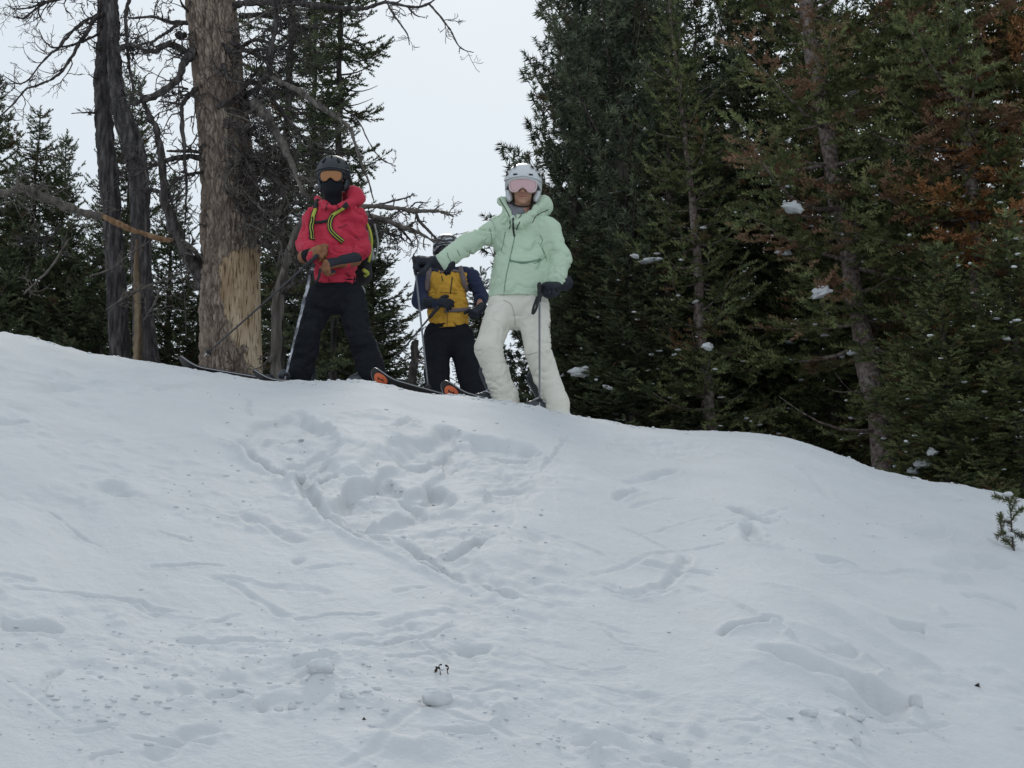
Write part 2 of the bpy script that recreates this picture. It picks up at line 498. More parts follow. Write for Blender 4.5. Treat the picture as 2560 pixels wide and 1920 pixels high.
L(M_SNOW, tc.outputs['Object'], nz1.inputs['Vector']); L(M_SNOW, tc.outputs['Object'], nz2.inputs['Vector'])
L(M_SNOW, nz2.outputs['Fac'], rp.inputs['Fac']); L(M_SNOW, rp.outputs[0], bsdf(M_SNOW).inputs['Base Color'])
bp = N(M_SNOW, 'ShaderNodeBump', Strength=0.35, Distance=0.012)
L(M_SNOW, nz1.outputs['Fac'], bp.inputs['Height']); L(M_SNOW, bp.outputs[0], bsdf(M_SNOW).inputs['Normal'])
snow = link('snow_slope', me, M_SNOW)
tag(snow, kind='structure')
def zsurf(x, y):
    """height of the finished snow surface"""
    r = int(np.argmin(abs(ys - y)))
    c = int(np.argmin(abs(uo - x / max(y, 2.0))))
    return float(ZZ[r, c])

# loose crumbs of snow
rng = np.random.default_rng(4)
def crumb_mesh(n, seed):
    rg_ = np.random.default_rng(seed)
    v, f = ball_arrays((0, 0, 0), 1.0, 7, 5)
    v = np.array(v); v *= (1 + 0.55 * fbm(v * 1.3 + seed * 9.1, 2, seed)[:, None])
    return v, np.array([list(q) for q in f])
protos = [crumb_mesh(0, s) for s in range(6)]
spots = []
def scatter(n, cx, cy, sx, sy, smin, smax):
    for _ in range(int(n * .55)):
        px, py = rng.normal(cx, sx), rng.normal(cy, sy)
        if -80 < px < 2640 and py < 2000:
            s = smin + (smax - smin) * rng.random() ** 4
            spots.append((px, py, s))
for args in ((260, 250, 1760, 170, 60, .003, .013), (160, 700, 1650, 190, 45, .003, .011), (90, 880, 1760, 90, 40, .003, .014), (150, 1500, 1870, 240, 35, .003, .012), (120, 300, 1600, 200, 30, .003, .010),
             (120, 1020, 1180, 200, 70, .004, .016), (70, 700, 1130, 80, 40, .004, .018), (60, 1250, 1500, 220, 60, .003, .01), (90, 2050, 1300, 200, 80, .004, .014), (60, 520, 1260, 100, 60, .004, .011),
             (70, 1180, 1330, 90, 40, .004, .013), (200, 1200, 1500, 900, 280, .002, .009), (90, 2150, 1800, 160, 60, .003, .011), (70, 900, 1030, 300, 30, .004, .014), (60, 1250, 1800, 90, 40, .003, .01)):
    scatter(*args)
VV = []; FF = []; n0 = 0
def add_crumb(x, y, s):
    global n0
    v, f = protos[rng.integers(6)]
    a = rng.random() * 6.28
    R_ = np.array(((math.cos(a), -math.sin(a), 0), (math.sin(a), math.cos(a), 0), (0, 0, 1)))
    vv = (v * s * np.array((1.0, rng.uniform(.7, 1.3), rng.uniform(.45, .8)))) @ R_.T + np.array((x, y, zsurf(x, y) + .1 * s))
    VV.append(vv); FF.append(f + n0); n0 += len(v)
for _ in range(420):                              # broken crust along the crest
    y = rng.uniform(10.2, 11.5); x = rng.uniform(-.36, .36) * y
    if rng.random() < .5: x = rng.normal(rng.choice([-1.25, -.1, .25]), .3)
    add_crumb(x, y, .004 + .016 * rng.random() ** 3)
for (px, py, s) in spots:
    u, e = ray(px, py)
    if float(E(u)) - e < 0.004: continue
    x, y = ground_px(px, py)
    v, f = protos[rng.integers(6)]
    a = rng.random() * 6.28
    R_ = np.array(((math.cos(a), -math.sin(a), 0), (math.sin(a), math.cos(a), 0), (0, 0, 1)))
    vv = (v * s * np.array((1.0, rng.uniform(.7, 1.3), rng.uniform(.35, .65)))) @ R_.T + np.array((x, y, zsurf(x, y) - 0.12 * s))
    VV.append(vv); FF.append(f + n0); n0 += len(v)
M_SNOWC = noise_mat('lightened_snow', [(.3, (.56, .566, .573)), (.7, (.64, .646, .655))], 40, rough=.8, bump=.4, bscale=120, bdist=.004)  # snow colour lightened to offset the shade on the crumbs' near sides
o = link('loose_snow', mesh_from(np.concatenate(VV), np.concatenate(FF)), M_SNOWC)
tag(o, 'scattered small crumbs of loose snow on the slope', None, None, 'stuff')
# larger chunks: things
def snow_lump(px, py, rx, ry, rz, rot, seed, label, lift=0.35, box=0.15):
    x, y = ground_px(px, py)
    v, f = ball_arrays((0, 0, 0), 1.0, 22, 16)
    v = np.array(v)
    if box: v = np.sign(v) * abs(v) ** (1 - box)
    v *= (1 + 0.42 * fbm(v * 1.4 + seed, 4, seed)[:, None] + .5 * np.clip(fbm(v * 3.4 + seed, 3, seed + 5), -.2, .1)[:, None])
    v *= np.array((rx, ry, rz))
    R_ = np.array(((math.cos(rot), -math.sin(rot), 0), (math.sin(rot), math.cos(rot), 0), (0, 0, 1)))
    v = v @ R_.T + np.array((x, y, zsurf(x, y) + (lift - .18) * rz))
    o = link('snow_lump', mesh_from(v, [list(q) for q in f]), M_SNOWC, None, (x, y, zsurf(x, y)))
    return tag(o, label, 'snow lump', 'lumps of snow lying on the slope')
snow_lump(1092, 1765, .048, .019, .022, 0.75, 3, 'long loaf-shaped lump of snow lying tilted below the three dark seed stalks', .75, .25)
snow_lump(800, 1705, .038, .03, .024, 0.3, 5, 'broad rounded lump of snow in the rubble, left of the seed stalks', .5)
snow_lump(730, 1768, .0105, .012, .016, 0.2, 6, 'small upright knob of snow below the broad rounded lump', .5)
snow_lump(697, 1775, .012, .012, .010, 0.9, 12, 'small flat clod of snow beside the upright knob', .4)
snow_lump(2290, 1778, .019, .02, .026, 0.1, 7, 'upright squarish block of snow at the lower right end of the trench', .6, .3)
snow_lump(2022, 1786, .026, .02, .014, 0.4, 8, 'flat oval lump of snow at the left below the right-hand trench', .4)
snow_lump(2100, 1786, .016, .016, .014, 0.2, 9, 'roundest of the three joined lumps below the right-hand trench', .5)
snow_lump(2142, 1803, .026, .013, .012, -0.4, 10, 'slanting oblong lump just right of the round one below the trench', .5)
snow_lump(2142, 1864, .012, .013, .02, 0, 11, 'small pointed lump of snow standing alone at the lower right', .6)
snow_lump(746, 1213, .03, .035, .028, 0.2, 14, 'chunk of snow on the left rim of the dug-out hollow', .4, .2)
snow_lump(865, 1752, .016, .014, .012, .5, 15, 'clod of snow in the rubble right below the broad rounded lump', .45)
snow_lump(1640, 1852, .018, .016, .014, .5, 16, 'dull lump of snow on the low ridge at the bottom, right of centre', .5)

# dark specks lying on the snow
M_DARK = noise_mat('dark_stalk', [(0.3, (0.012, 0.010, 0.009)), (0.7, (0.035, 0.026, 0.02))], 60)
def debris(name, cat, label, strokes, r, cap=None):
    b = MB()
    x0, y0 = ground_px(*strokes[0][-1])
    for st in strokes:
        base = ground_px(*st[-1]); yb = base[1]
        c = np.array([P(px, py, yb - 0.004) for px, py in catmull(st, 10)])
        c[-1][2] -= 0.01
        b.add(*tube_arrays(c, np.linspace(r * 1.5, r * 0.8, len(c)) * (1 + .4 * np.sin(np.arange(len(c)) * 1.7)), 5))
    o = b.build(name, M_DARK, None, (x0, y0, zsurf(x0, y0)))
    return tag(o, label, cat)
debris('seed_stalk', 'seed', 'leftmost of three dark seed stalks in the snow, a short thick pod', [[(1094, 1667), (1090, 1676), (1086, 1683)]], .0034)
debris('seed_stalk', 'seed', 'middle of three dark seed stalks, hooked at its top', [[(1105, 1661), (1097, 1664), (1100, 1675), (1101, 1689)]], .0014)
debris('seed_stalk', 'seed', 'rightmost of three dark seed stalks, curved with a thick head', [[(1113, 1663), (1121, 1668), (1118, 1677), (1122, 1689)]], .0018)
debris('bark_flake', 'bark', 'black speck of bark on the snow at the far lower right', [[(2442, 1710), (2447, 1719)]], .0055)
debris('bark_flake', 'bark', 'dark crumbs low in the centre of the slope, left of the long lump', [[(908, 1795), (914, 1800)]], .0026)
debris('bark_flake', 'bark', 'tiny dark speck high on the slope above the right-hand ripples', [[(1925, 1120), (1929, 1125)]], .008)
debris('fallen_stick', 'twig', 'short flat dark twig on the snow just under the crest at the right', [[(2268, 1197), (2290, 1198)]], .007)
debris('bark_flake', 'bark', 'small thin dark flake on the snow left of the conifer sprig', [[(2388, 1269), (2397, 1268)]], .003)
# ---------------------------------------------------------------- surfaces grown from distance fields (clothes, bodies, gloves)
def cap(p0, p1, r0, r1=None, fy=1.0): return ('c', np.asarray(p0, float), np.asarray(p1, float), r0, r0 if r1 is None else r1, fy)
def ell(c, r, R=None): return ('e', np.asarray(c, float), np.asarray(r, float), R)
def prim_sd(pr, X):
    if pr[0] == 'c':
        _, a, b, r0, r1, fy = pr
        Y = X - a
        if fy != 1.0: Y = Y * np.array((1, 1 / fy, 1))
        d = b - a
        if fy != 1.0: d = d * np.array((1, 1 / fy, 1))
        t = np.clip((Y @ d) / max(np.dot(d, d), 1e-9), 0, 1)
        q = Y - t[:, None] * d
        return (np.linalg.norm(q, axis=1) - (r0 + (r1 - r0) * t)) * min(1.0, (fy if fy < 1 else 1))
    _, c, r, R = pr
    Y = X - c
    if R is not None: Y = Y @ R
    k0 = np.linalg.norm(Y / r, axis=1); k1 = np.linalg.norm(Y / (r * r), axis=1)
    return k0 * (k0 - 1) / np.maximum(k1, 1e-6)
def bounds(prims, pad):
    lo = np.full(3, 1e9); hi = np.full(3, -1e9)
    for p in prims:
        if p[0] == 'c':
            r = max(p[3], p[4])
            for q in (p[1], p[2]): lo = np.minimum(lo, q - r); hi = np.maximum(hi, q + r)
        else:
            r = p[2].max() if p[3] is not None else p[2]
            lo = np.minimum(lo, p[1] - r); hi = np.maximum(hi, p[1] + r)
    return lo - pad, hi + pad
def surface_net(Fv, org, h):
    nx, ny, nz = Fv.shape
    ins = Fv < 0
    c = np.zeros((nx - 1, ny - 1, nz - 1), np.int8)
    offs = [(i, j, k) for i in (0, 1) for j in (0, 1) for k in (0, 1)]
    for (i, j, k) in offs: c += ins[i:nx - 1 + i, j:ny - 1 + j, k:nz - 1 + k]
    act = (c > 0) & (c < 8)
    I = np.argwhere(act)
    vid = -np.ones(act.shape, np.int64); vid[act] = np.arange(len(I))
    acc = np.zeros((len(I), 3)); cnt = np.zeros(len(I))
    for a in range(8):
        for b in range(a + 1, 8):
            oa, ob = np.array(offs[a]), np.array(offs[b])
            if abs(oa - ob).sum() != 1: continue
            fa = Fv[tuple((I + oa).T)]; fb = Fv[tuple((I + ob).T)]
            m = (fa < 0) != (fb < 0)
            t = fa / np.where(m, fa - fb, 1)
            p = oa + t[:, None] * (ob - oa)
            acc[m] += p[m]; cnt[m] += 1
    V = (I + acc / cnt[:, None]) * h + org
    faces = []
    for ax in range(3):
        sl0 = [slice(None)] * 3; sl1 = [slice(None)] * 3
        sl0[ax] = slice(0, -1); sl1[ax] = slice(1, None)
        A = ins[tuple(sl0)]; B = ins[tuple(sl1)]
        e = np.argwhere(A != B)
        o1, o2 = [x for x in range(3) if x != ax]
        e = e[(e[:, o1] > 0) & (e[:, o2] > 0) & (e[:, o1] < Fv.shape[o1] - 1) & (e[:, o2] < Fv.shape[o2] - 1)]
        d1 = np.zeros(3, int); d1[o1] = 1; d2 = np.zeros(3, int); d2[o2] = 1
        q = np.stack([vid[tuple((e - d1 - d2).T)], vid[tuple((e - d2).T)], vid[tuple(e.T)], vid[tuple((e - d1).T)]], 1)
        inside = A[tuple(e.T)]
        flip = inside if ax != 1 else ~inside
        q = np.where(flip[:, None], q, q[:, ::-1])
        faces.append(q)
    return V, np.concatenate(faces)
def field(X, prims, k):
    r = None
    for p in prims:
        d = prim_sd(p, X)
        if r is None: r = d
        else:
            if k > 0:
                hh = np.clip(0.5 + 0.5 * (r - d) / k, 0, 1)
                r = r * (1 - hh) + d * hh - k * hh * (1 - hh)
            else: r = np.minimum(r, d)
    return r
def sdf_V(prims, h=0.01, k=0.03, cuts=(), minus=(), smooth_it=1):
    lo, hi = bounds(prims, 3 * h + k * 0.5)
    n = np.ceil((hi - lo) / h).astype(int) + 1
    ax = [lo[i] + h * np.arange(n[i]) for i in range(3)]
    G = np.stack(np.meshgrid(*ax, indexing='ij'), -1).reshape(-1, 3)
    Fv = field(G, prims, k)
    for (pt, nn) in cuts:
        nn = np.asarray(nn, float); nn = nn / np.linalg.norm(nn)
        Fv = np.maximum(Fv, (G - np.asarray(pt)) @ nn)
    for m in minus: Fv = np.maximum(Fv, -prim_sd(m, G))
    return surface_net(Fv.reshape(n), lo, h)
def vnormals(V, Fq):
    a = V[Fq[:, 2]] - V[Fq[:, 0]]; b = V[Fq[:, 3]] - V[Fq[:, 1]]
    fn = np.cross(a, b)
    Nn = np.zeros_like(V)
    for i in range(4): np.add.at(Nn, Fq[:, i], fn)
    return Nn / np.maximum(np.linalg.norm(Nn, axis=1, keepdims=True), 1e-12)
def folds(V, Fq, prims, amp, along, across, low, sharp, seed):
    """creases running round the limbs, pushed in along the normal"""
    W = []; AX = []
    for p in prims:
        if p[0] != 'c': continue
        d = p[2] - p[1]; l = np.linalg.norm(d)
        if l < 1e-4: continue
        W.append(np.exp(-np.maximum(prim_sd(p, V) + 0.02, 0) / 0.03)); AX.append(d / l * (1 if d[2] > 0 else -1))
    W = np.array(W) + 1e-6; W /= W.sum(0)
    A = W.T @ np.array(AX)
    A /= np.maximum(np.linalg.norm(A, axis=1, keepdims=True), 1e-6)
    wv = V + 0.075 * np.stack([fbm(V * 7 + s, 2, seed + s) for s in (1, 2, 3)], 1) * 2
    ctr = V.mean(0)
    wv = wv - ctr
    t = (wv * A).sum(1)
    q = wv * across + seed * 3.7 + A * (t * (along - across))[:, None]
    n = vnoise(q, seed); r = 1 - abs(2 * n - 1)
    n2 = vnoise(q * 1.9 + 5.5, seed + 4); r2 = 1 - abs(2 * n2 - 1)
    msk = 0.45 + 1.0 * sstep(fbm(V * 5, 2, seed + 8), -0.12, 0.15)
    dsp = -amp * msk * (r ** sharp + 0.5 * r2 ** sharp) - .30 * amp * msk * (1 - abs(2 * vnoise(q * 2.7 + 9.1, seed + 21) - 1)) ** 4 + low * fbm(V * 6, 2, seed + 12) * 2
    return V + vnormals(V, Fq) * dsp[:, None]
def garment(name, prims, mt, parent, h=0.0085, k=0.035, cuts=(), minus=(), fold=None, seed=1):
    V, Fq = sdf_V(prims, h, k, cuts, minus); V0 = V
    if fold: V = folds(V, Fq, prims, *(tuple(fold) + (.006, 4.0) if len(fold) == 3 else tuple(fold)), seed)
    if fold:
        for (pt, nn) in cuts:                     # keep hems and cuffs straight
            nn = np.asarray(nn, float); nn = nn / np.linalg.norm(nn)
            s0 = (V0 - np.asarray(pt)) @ nn; s1 = (V - np.asarray(pt)) @ nn
            V = V - ((s1 - s0) * (s0 > -.012))[:, None] * nn
    o = link(name, mesh_from(V, Fq), mt, parent)
    return o
def bvh_of(objs):
    V = []; Fc = []; n = 0
    for o in objs:
        mw = Vector((0, 0, 0)); q = o
        while q is not None: mw = mw + Vector(q.location); q = q.parent
        vs = [v.co + mw for v in o.data.vertices]
        V += vs; Fc += [[i + n for i in p.vertices] for p in o.data.polygons]; n += len(vs)
    return BVHTree.FromPolygons(V, Fc)
def cast(bvh, px, py, fallback_y=None):
    u, e = ray(px, py)
    d = Vector((u, 1, e)).normalized()
    loc, nrm, _, _ = bvh.ray_cast(Vector((0, 0, 0)), d)
    if loc is None: return None, None
    if nrm.dot(d) > 0: nrm = -nrm
    return np.array(loc), np.array(nrm)
def on_surface(bvh, pts, n=16):
    out = []
    for px, py in catmull(pts, n):
        l, nn = cast(bvh, px, py)
        if l is not None: out.append((l, nn))
    return out
def ribbon(b, hits, wd, th=0.004, off=0.002, mi=0):
    """flat band laid over a surface"""
    c = np.array([h_[0] + h_[1] * off for h_ in hits]); nn = np.array([h_[1] for h_ in hits])
    for _ in range(2):
        nn[1:-1] = (nn[:-2] + nn[1:-1] + nn[2:]) / 3; c[1:-1] = (c[:-2] + 2 * c[1:-1] + c[2:]) / 4
    c = c + nn * 0.003
    t = np.gradient(c, axis=0); t /= np.maximum(np.linalg.norm(t, axis=1, keepdims=True), 1e-9)
    s = np.cross(nn, t); s /= np.maximum(np.linalg.norm(s, axis=1, keepdims=True), 1e-9)
    wd = np.broadcast_to(np.asarray(wd, float), (len(c),))[:, None]
    V = np.stack([c - s * wd / 2 - nn * 0.006, c - s * wd / 2 + nn * th, c + s * wd / 2 + nn * th, c + s * wd / 2 - nn * 0.006], 1).reshape(-1, 3)
    F_ = []
    for i in range(len(c) - 1):
        for j in range(4):
            F_.append((i * 4 + j, i * 4 + (j + 1) % 4, i * 4 + 4 + (j + 1) % 4, i * 4 + 4 + j))
    F_.append((3, 2, 1, 0)); m_ = (len(c) - 1) * 4; F_.append((m_, m_ + 1, m_ + 2, m_ + 3))
    b.add(V, F_, mi)
def cord(b, hits, r=0.0025, off=0.001, sides=5):
    c = np.array([h_[0] + h_[1] * off for h_ in hits])
    b.add(*tube_arrays(c, r, sides))

def frame(yaw, pitch=0.0, roll=0.0):
    """local frame of a head: x image right, y away from the camera, z up; columns are the axes"""
    return np.array(Matrix.Rotation(yaw, 3, 'Z') @ Matrix.Rotation(pitch, 3, 'X') @ Matrix.Rotation(roll, 3, 'Y'))
def put(V, R, c, s=1.0): return (np.asarray(V) * s) @ R.T + np.asarray(c)

# goggles: closed curved plate grown from an outline
def plate(outline, R_, c, s, rings=7, scale=1.0, y0=0.0, thick=0.012, curve=0.09, dome=0.0, hole=0.0):
    o = np.asarray(outline) * scale
    o = catmull(np.vstack([o, o[:1]]), 60)[:-1]
    n = len(o); V = []; F_ = []
    ts = np.linspace(1, hole if hole else 0.02, rings)
    def yy(x, z, t): return y0 + curve_r - math.sqrt(max(curve_r ** 2 - x * x, 1e-6)) - dome * (1 - t * t)
    curve_r = curve
    for t in ts:
        for x, z in o: V.append((x * t, yy(x * t, z * t, t), z * t))
    for i in range(rings - 1):
        for j in range(n):
            j2 = (j + 1) % n; F_.append((i * n + j, i * n + j2, (i + 1) * n + j2, (i + 1) * n + j))
    b0 = len(V)
    if hole:
        for t in (ts[0], ts[-1]):
            for x, z in o: V.append((x * t, yy(x * t, z * t, t) + thick, z * t))
        for j in range(n):
            j2 = (j + 1) % n
            F_.append((j2, j, b0 + j, b0 + j2)); F_.append((b0 + j, b0 + n + j, b0 + n + j2, b0 + j2)); F_.append(((rings - 1) * n + j, (rings - 1) * n + j2, b0 + n + j2, b0 + n + j))
    else:
        F_.append(tuple((rings - 1) * n + j for j in range(n)))
        for x, z in o: V.append((x, yy(x, z, 1) + thick, z))
        for j in range(n):
            j2 = (j + 1) % n; F_.append((j2, j, b0 + j, b0 + j2))
        F_.append(tuple(b0 + j for j in range(n))[::-1])
    return put(V, R_, c, s), F_

def glove_prims(wrist, R_, fingers, thumb, s=1.0, side=1, cuff=0.05, fat=1.0):
    """local frame: x towards the finger tips, y towards the thumb (times side), z out of the back of the hand.
    fingers: bend angles (3) per finger; returns groups of primitives"""
    def W(p): p = np.array(p, float); p[1] *= side; return np.asarray(wrist) + (p * s) @ R_.T
    pr = [cap(W((-.03, 0, 0)), W((.01, 0, 0)), .036 * s, .032 * s), cap(W((.02, .018, 0)), W((.075, .022, 0)), .021 * s * fat), cap(W((.02, -.016, 0)), W((.072, -.022, 0)), .020 * s * fat),
          cap(W((.03, 0, 0)), W((.078, 0, 0.002)), .022 * s * fat)]
    if cuff: pr.append(cap(W((-.03 - cuff, 0, 0)), W((-.02, 0, 0)), .044 * s, .040 * s))
    lens = [(.040, .027, .022), (.046, .030, .023), (.043, .028, .022), (.034, .022, .019)]
    for i in range(4):
        yk = (1.5 - i) * .0215
        p = np.array((.080 - abs(i - 1.2) * .004, yk, 0.002)); a = 0
        rr = (.0120, .0122, .0118, .0105)[i] * s * fat
        for j in range(3):
            a += fingers[i][j]
            q = p + lens[i][j] * np.array((math.cos(a), (1.5 - i) * .07, -math.sin(a)))
            pr.append(cap(W(p), W(q), rr, rr * .93)); p = q
    p = np.array((.022, .030, -.008)); a0, a1, a2 = thumb
    ang = a0
    for j, l in enumerate((.038, .030, .024)):
        d = np.array((math.cos(ang) * .8, math.sin(ang) * math.cos(a1), -math.sin(a1) * .8 - j * a2 * .5)); d /= np.linalg.norm(d)
        q = p + l * d; pr.append(cap(W(p), W(q), .0145 * s * fat, .0125 * s * fat)); p = q; ang -= a2
    return pr
FIST = [(1.25, 1.45, .9)] * 4
RELAX = [(.35, .45, .3), (.45, .5, .35), (.55, .55, .4), (.7, .6, .4)]
def frame_xz(x, z):
    x = np.asarray(x, float); x /= np.linalg.norm(x)
    z = np.asarray(z, float); z = z - x * np.dot(x, z); z /= np.linalg.norm(z)
    return np.stack([x, np.cross(z, x), z], 1)

# ---------------------------------------------------------------- shared kit materials
M_BLACK = noise_mat('black_fabric', [(0.3, (0.0075, 0.0085, 0.012)), (0.7, (0.012, 0.013, 0.018))], 9, rough=0.85, spec=0.2, bump=.2, bscale=160, bdist=.002)
M_GLOVE = noise_mat('black_leather', [(0.3, (0.009, 0.011, 0.018)), (0.7, (0.016, 0.018, 0.028))], 20, rough=0.6, bump=.3, bscale=140, bdist=.002)
M_BOOT = noise_mat('boot_shell', [(0.3, (0.02, 0.026, 0.034)), (0.7, (0.04, 0.047, 0.056))], 12, rough=0.35, spec=.5)
M_BUCKLE = mat('buckle_metal', (0.55, 0.56, 0.58), 0.35, metal=0.9)
M_SHAFT = mat('pole_shaft_grey', (0.16, 0.165, 0.18), 0.35, metal=0.5)
M_SHAFT_D = mat('pole_shaft_dark', (0.025, 0.024, 0.026), 0.4)
M_RUBBER = mat('black_rubber', (0.012, 0.012, 0.013), 0.7)
M_SKIN = noise_mat('skin', [(0.3, (0.36, 0.19, 0.13)), (0.7, (0.46, 0.25, 0.175))], 14, rough=0.5)
M_LIP = mat('lips', (0.38, 0.13, 0.11), 0.45)
M_HAIR = noise_mat('hair', [(0.3, (0.03, 0.02, 0.014)), (0.7, (0.075, 0.05, 0.035))], 60, stretch=(1, 1, .15))
M_VENT = mat('vent_dark', (0.012, 0.013, 0.015), 0.8)
def fabric(name, c0, c1, bscale=220):
    return noise_mat(name, [(0.25, c0), (0.75, c1)], 4.0, 3, rough=0.75, bump=.25, bscale=bscale, bdist=.0015, spec=.25, sheen=.08)

def head_body(C_, R_, s, extra, mt, parent, name='body'):
    """head with face, neck and the body under the clothes as one continuous surface"""
    def H(p): return put([p], R_, C_, s)[0]
    pr = [ell(H((0, .012, .03)), np.array((.075, .094, .095)) * s, R_), ell(H((0, -.018, -.035)), np.array((.058, .068, .075)) * s, R_),
          ell(H((0, -.06, -.085)), np.array((.026, .024, .022)) * s, R_), cap(H((0, -.085, .012)), H((0, -.104, -.022)), .008 * s, .0125 * s),
          cap(H((-.012, -.094, -.024)), H((.012, -.094, -.024)), .009 * s), cap(H((-.018, -.084, -.052)), H((.018, -.084, -.052)), .0085 * s), cap(H((-.014, -.081, -.063)), H((.014, -.081, -.063)), .009 * s),
          cap(H((-.048, -.068, .026)), H((-.016, -.082, .028)), .010 * s), cap(H((.048, -.068, .026)), H((.016, -.082, .028)), .010 * s),
          ell(H((-.078, .01, -.01)), np.array((.01, .02, .032)) * s, R_), ell(H((.078, .01, -.01)), np.array((.01, .02, .032)) * s, R_),
          ell(H((-.036, -.07, -.018)), np.array((.022, .018, .02)) * s, R_), ell(H((.036, -.07, -.018)), np.array((.022, .018, .02)) * s, R_)]
    V, Fq = sdf_V(pr + extra, 0.0075, 0.014, minus=[ell(H((-.032, -.092, .008)), (.011 * s, .008 * s, .006 * s), R_), ell(H((.032, -.092, .008)), (.011 * s, .008 * s, .006 * s), R_)])
    return link(name, mesh_from(V, Fq), mt, parent)

GOG = [(-.083, .030), (-.06, .040), (0, .043), (.06, .040), (.083, .030), (.088, .004), (.080, -.026), (.058, -.040), (.034, -.038), (.018, -.024), (0, -.014), (-.018, -.024), (-.034, -.038), (-.058, -.040), (-.080, -.026), (-.088, .004)]
def goggles(parent, C_, R_, s, m_lens, m_frame, m_strap, sc_=1.0):
    g = link('goggles', mesh_from(*[list(x) if i else x for i, x in enumerate(plate(GOG, R_, put([(0, -.128, .010)], R_, C_, s)[0], s * sc_, hole=.90, rings=2, thick=.024, curve=.115))]), m_frame, parent)
    lens = link('lens', mesh_from(*[list(x) if i else x for i, x in enumerate(plate(GOG, R_, put([(0, -.1265, .010)], R_, C_, s)[0], s * sc_, scale=.93, thick=.006, curve=.115, dome=.004))]), m_lens, g)
    b = MB()
    for sg in (-1, 1):
        pts = [(sg * .084, -.078, .008), (sg * .104, -.02, .012), (sg * .118, .05, .016)]
        c = catmull(pts, 8)
        for (p0, p1) in zip(c[:-1], c[1:]):
            pass
        V = []
        for i, p in enumerate(c):
            nx = np.array((sg, 0, 0)) if i else np.array((sg, 0, 0))
            V += [p + np.array((0, 0, -.018)), p + np.array((0, 0, .018)), p + np.array((sg * .004, 0, .018)), p + np.array((sg * .004, 0, -.018))]
        F_ = [(i * 4 + j, i * 4 + (j + 1) % 4, i * 4 + 4 + (j + 1) % 4, i * 4 + 4 + j) for i in range(len(c) - 1) for j in range(4)]
        b.add(put(V, R_, C_, s), F_)
    b.build_each('strap', m_strap, g)
    return g
def helmet(parent, C_, R_, s, m_shell, m_trim, vents, brim=True, ears=True):
    def H(p): return put([p], R_, C_, s)[0]
    pr = [ell(H((0, .010, .055)), np.array((.122, .146, .118)) * s, R_)]
    up = R_[:, 2]; fr = -R_[:, 1]
    V, Fq = sdf_V(pr + [ell(H((0, .04, .0)), np.array((.118, .112, .105)) * s, R_)], 0.0065, 0.03,
                  cuts=[(H((0, -.12, .050)), put([(0, -.38, -.92)], R_, (0, 0, 0))[0])],
                  minus=[cap(H(a), H(b_), r * s) for (a, b_, r) in vents] + [ell(H((0, .0, -.02)), np.array((.098, .115, .12)) * s, R_)])
    V = V.copy()
    o = link('helmet', mesh_from(V, Fq), m_shell, parent)
    for (a, b_, r) in vents:
        m_ = MB(); ca = np.array(a); cb = np.array(b_); inn = np.array((0, .0, .02)) - (ca + cb) / 2; inn = inn / np.linalg.norm(inn) * r * .45
        m_.add(*tube_arrays(np.array([H(ca + inn), H((ca + cb) / 2 + inn * .7), H(cb + inn)]), r * .86 * s, 7))
        m_.build('vent', M_VENT, o)
    if brim:
        b = MB(); pts = []
        for a in np.linspace(-1.25, 1.25, 17):
            pts.append(H((.128 * math.sin(a), .008 - .150 * math.cos(a), .060 + .018 * (1 - abs(a)) * 1.0 - .004)))
        b.add(*tube_arrays(np.array(pts), .0065 * s, 6)); b.build('brim', m_trim, o)
    if ears:
        for sg in (-1, 1):
            V, Fq = sdf_V([ell(H((sg * .094, .022, -.022)), np.array((.022, .05, .06)) * s, R_), ell(H((sg * .085, -.0, -.06)), np.array((.018, .035, .03)) * s, R_)], 0.006, .02)
            link('ear_pad', mesh_from(V, Fq), m_trim, o)
        b = MB(); b.add(*tube_arrays(catmull([H((-.088, -.01, -.07)), H((-.05, -.045, -.108)), H((0, -.055, -.118)), H((.05, -.045, -.108)), H((.088, -.01, -.07))], 14), .005 * s, 5)); b.build('chin_strap', M_RUBBER, o)
    return o

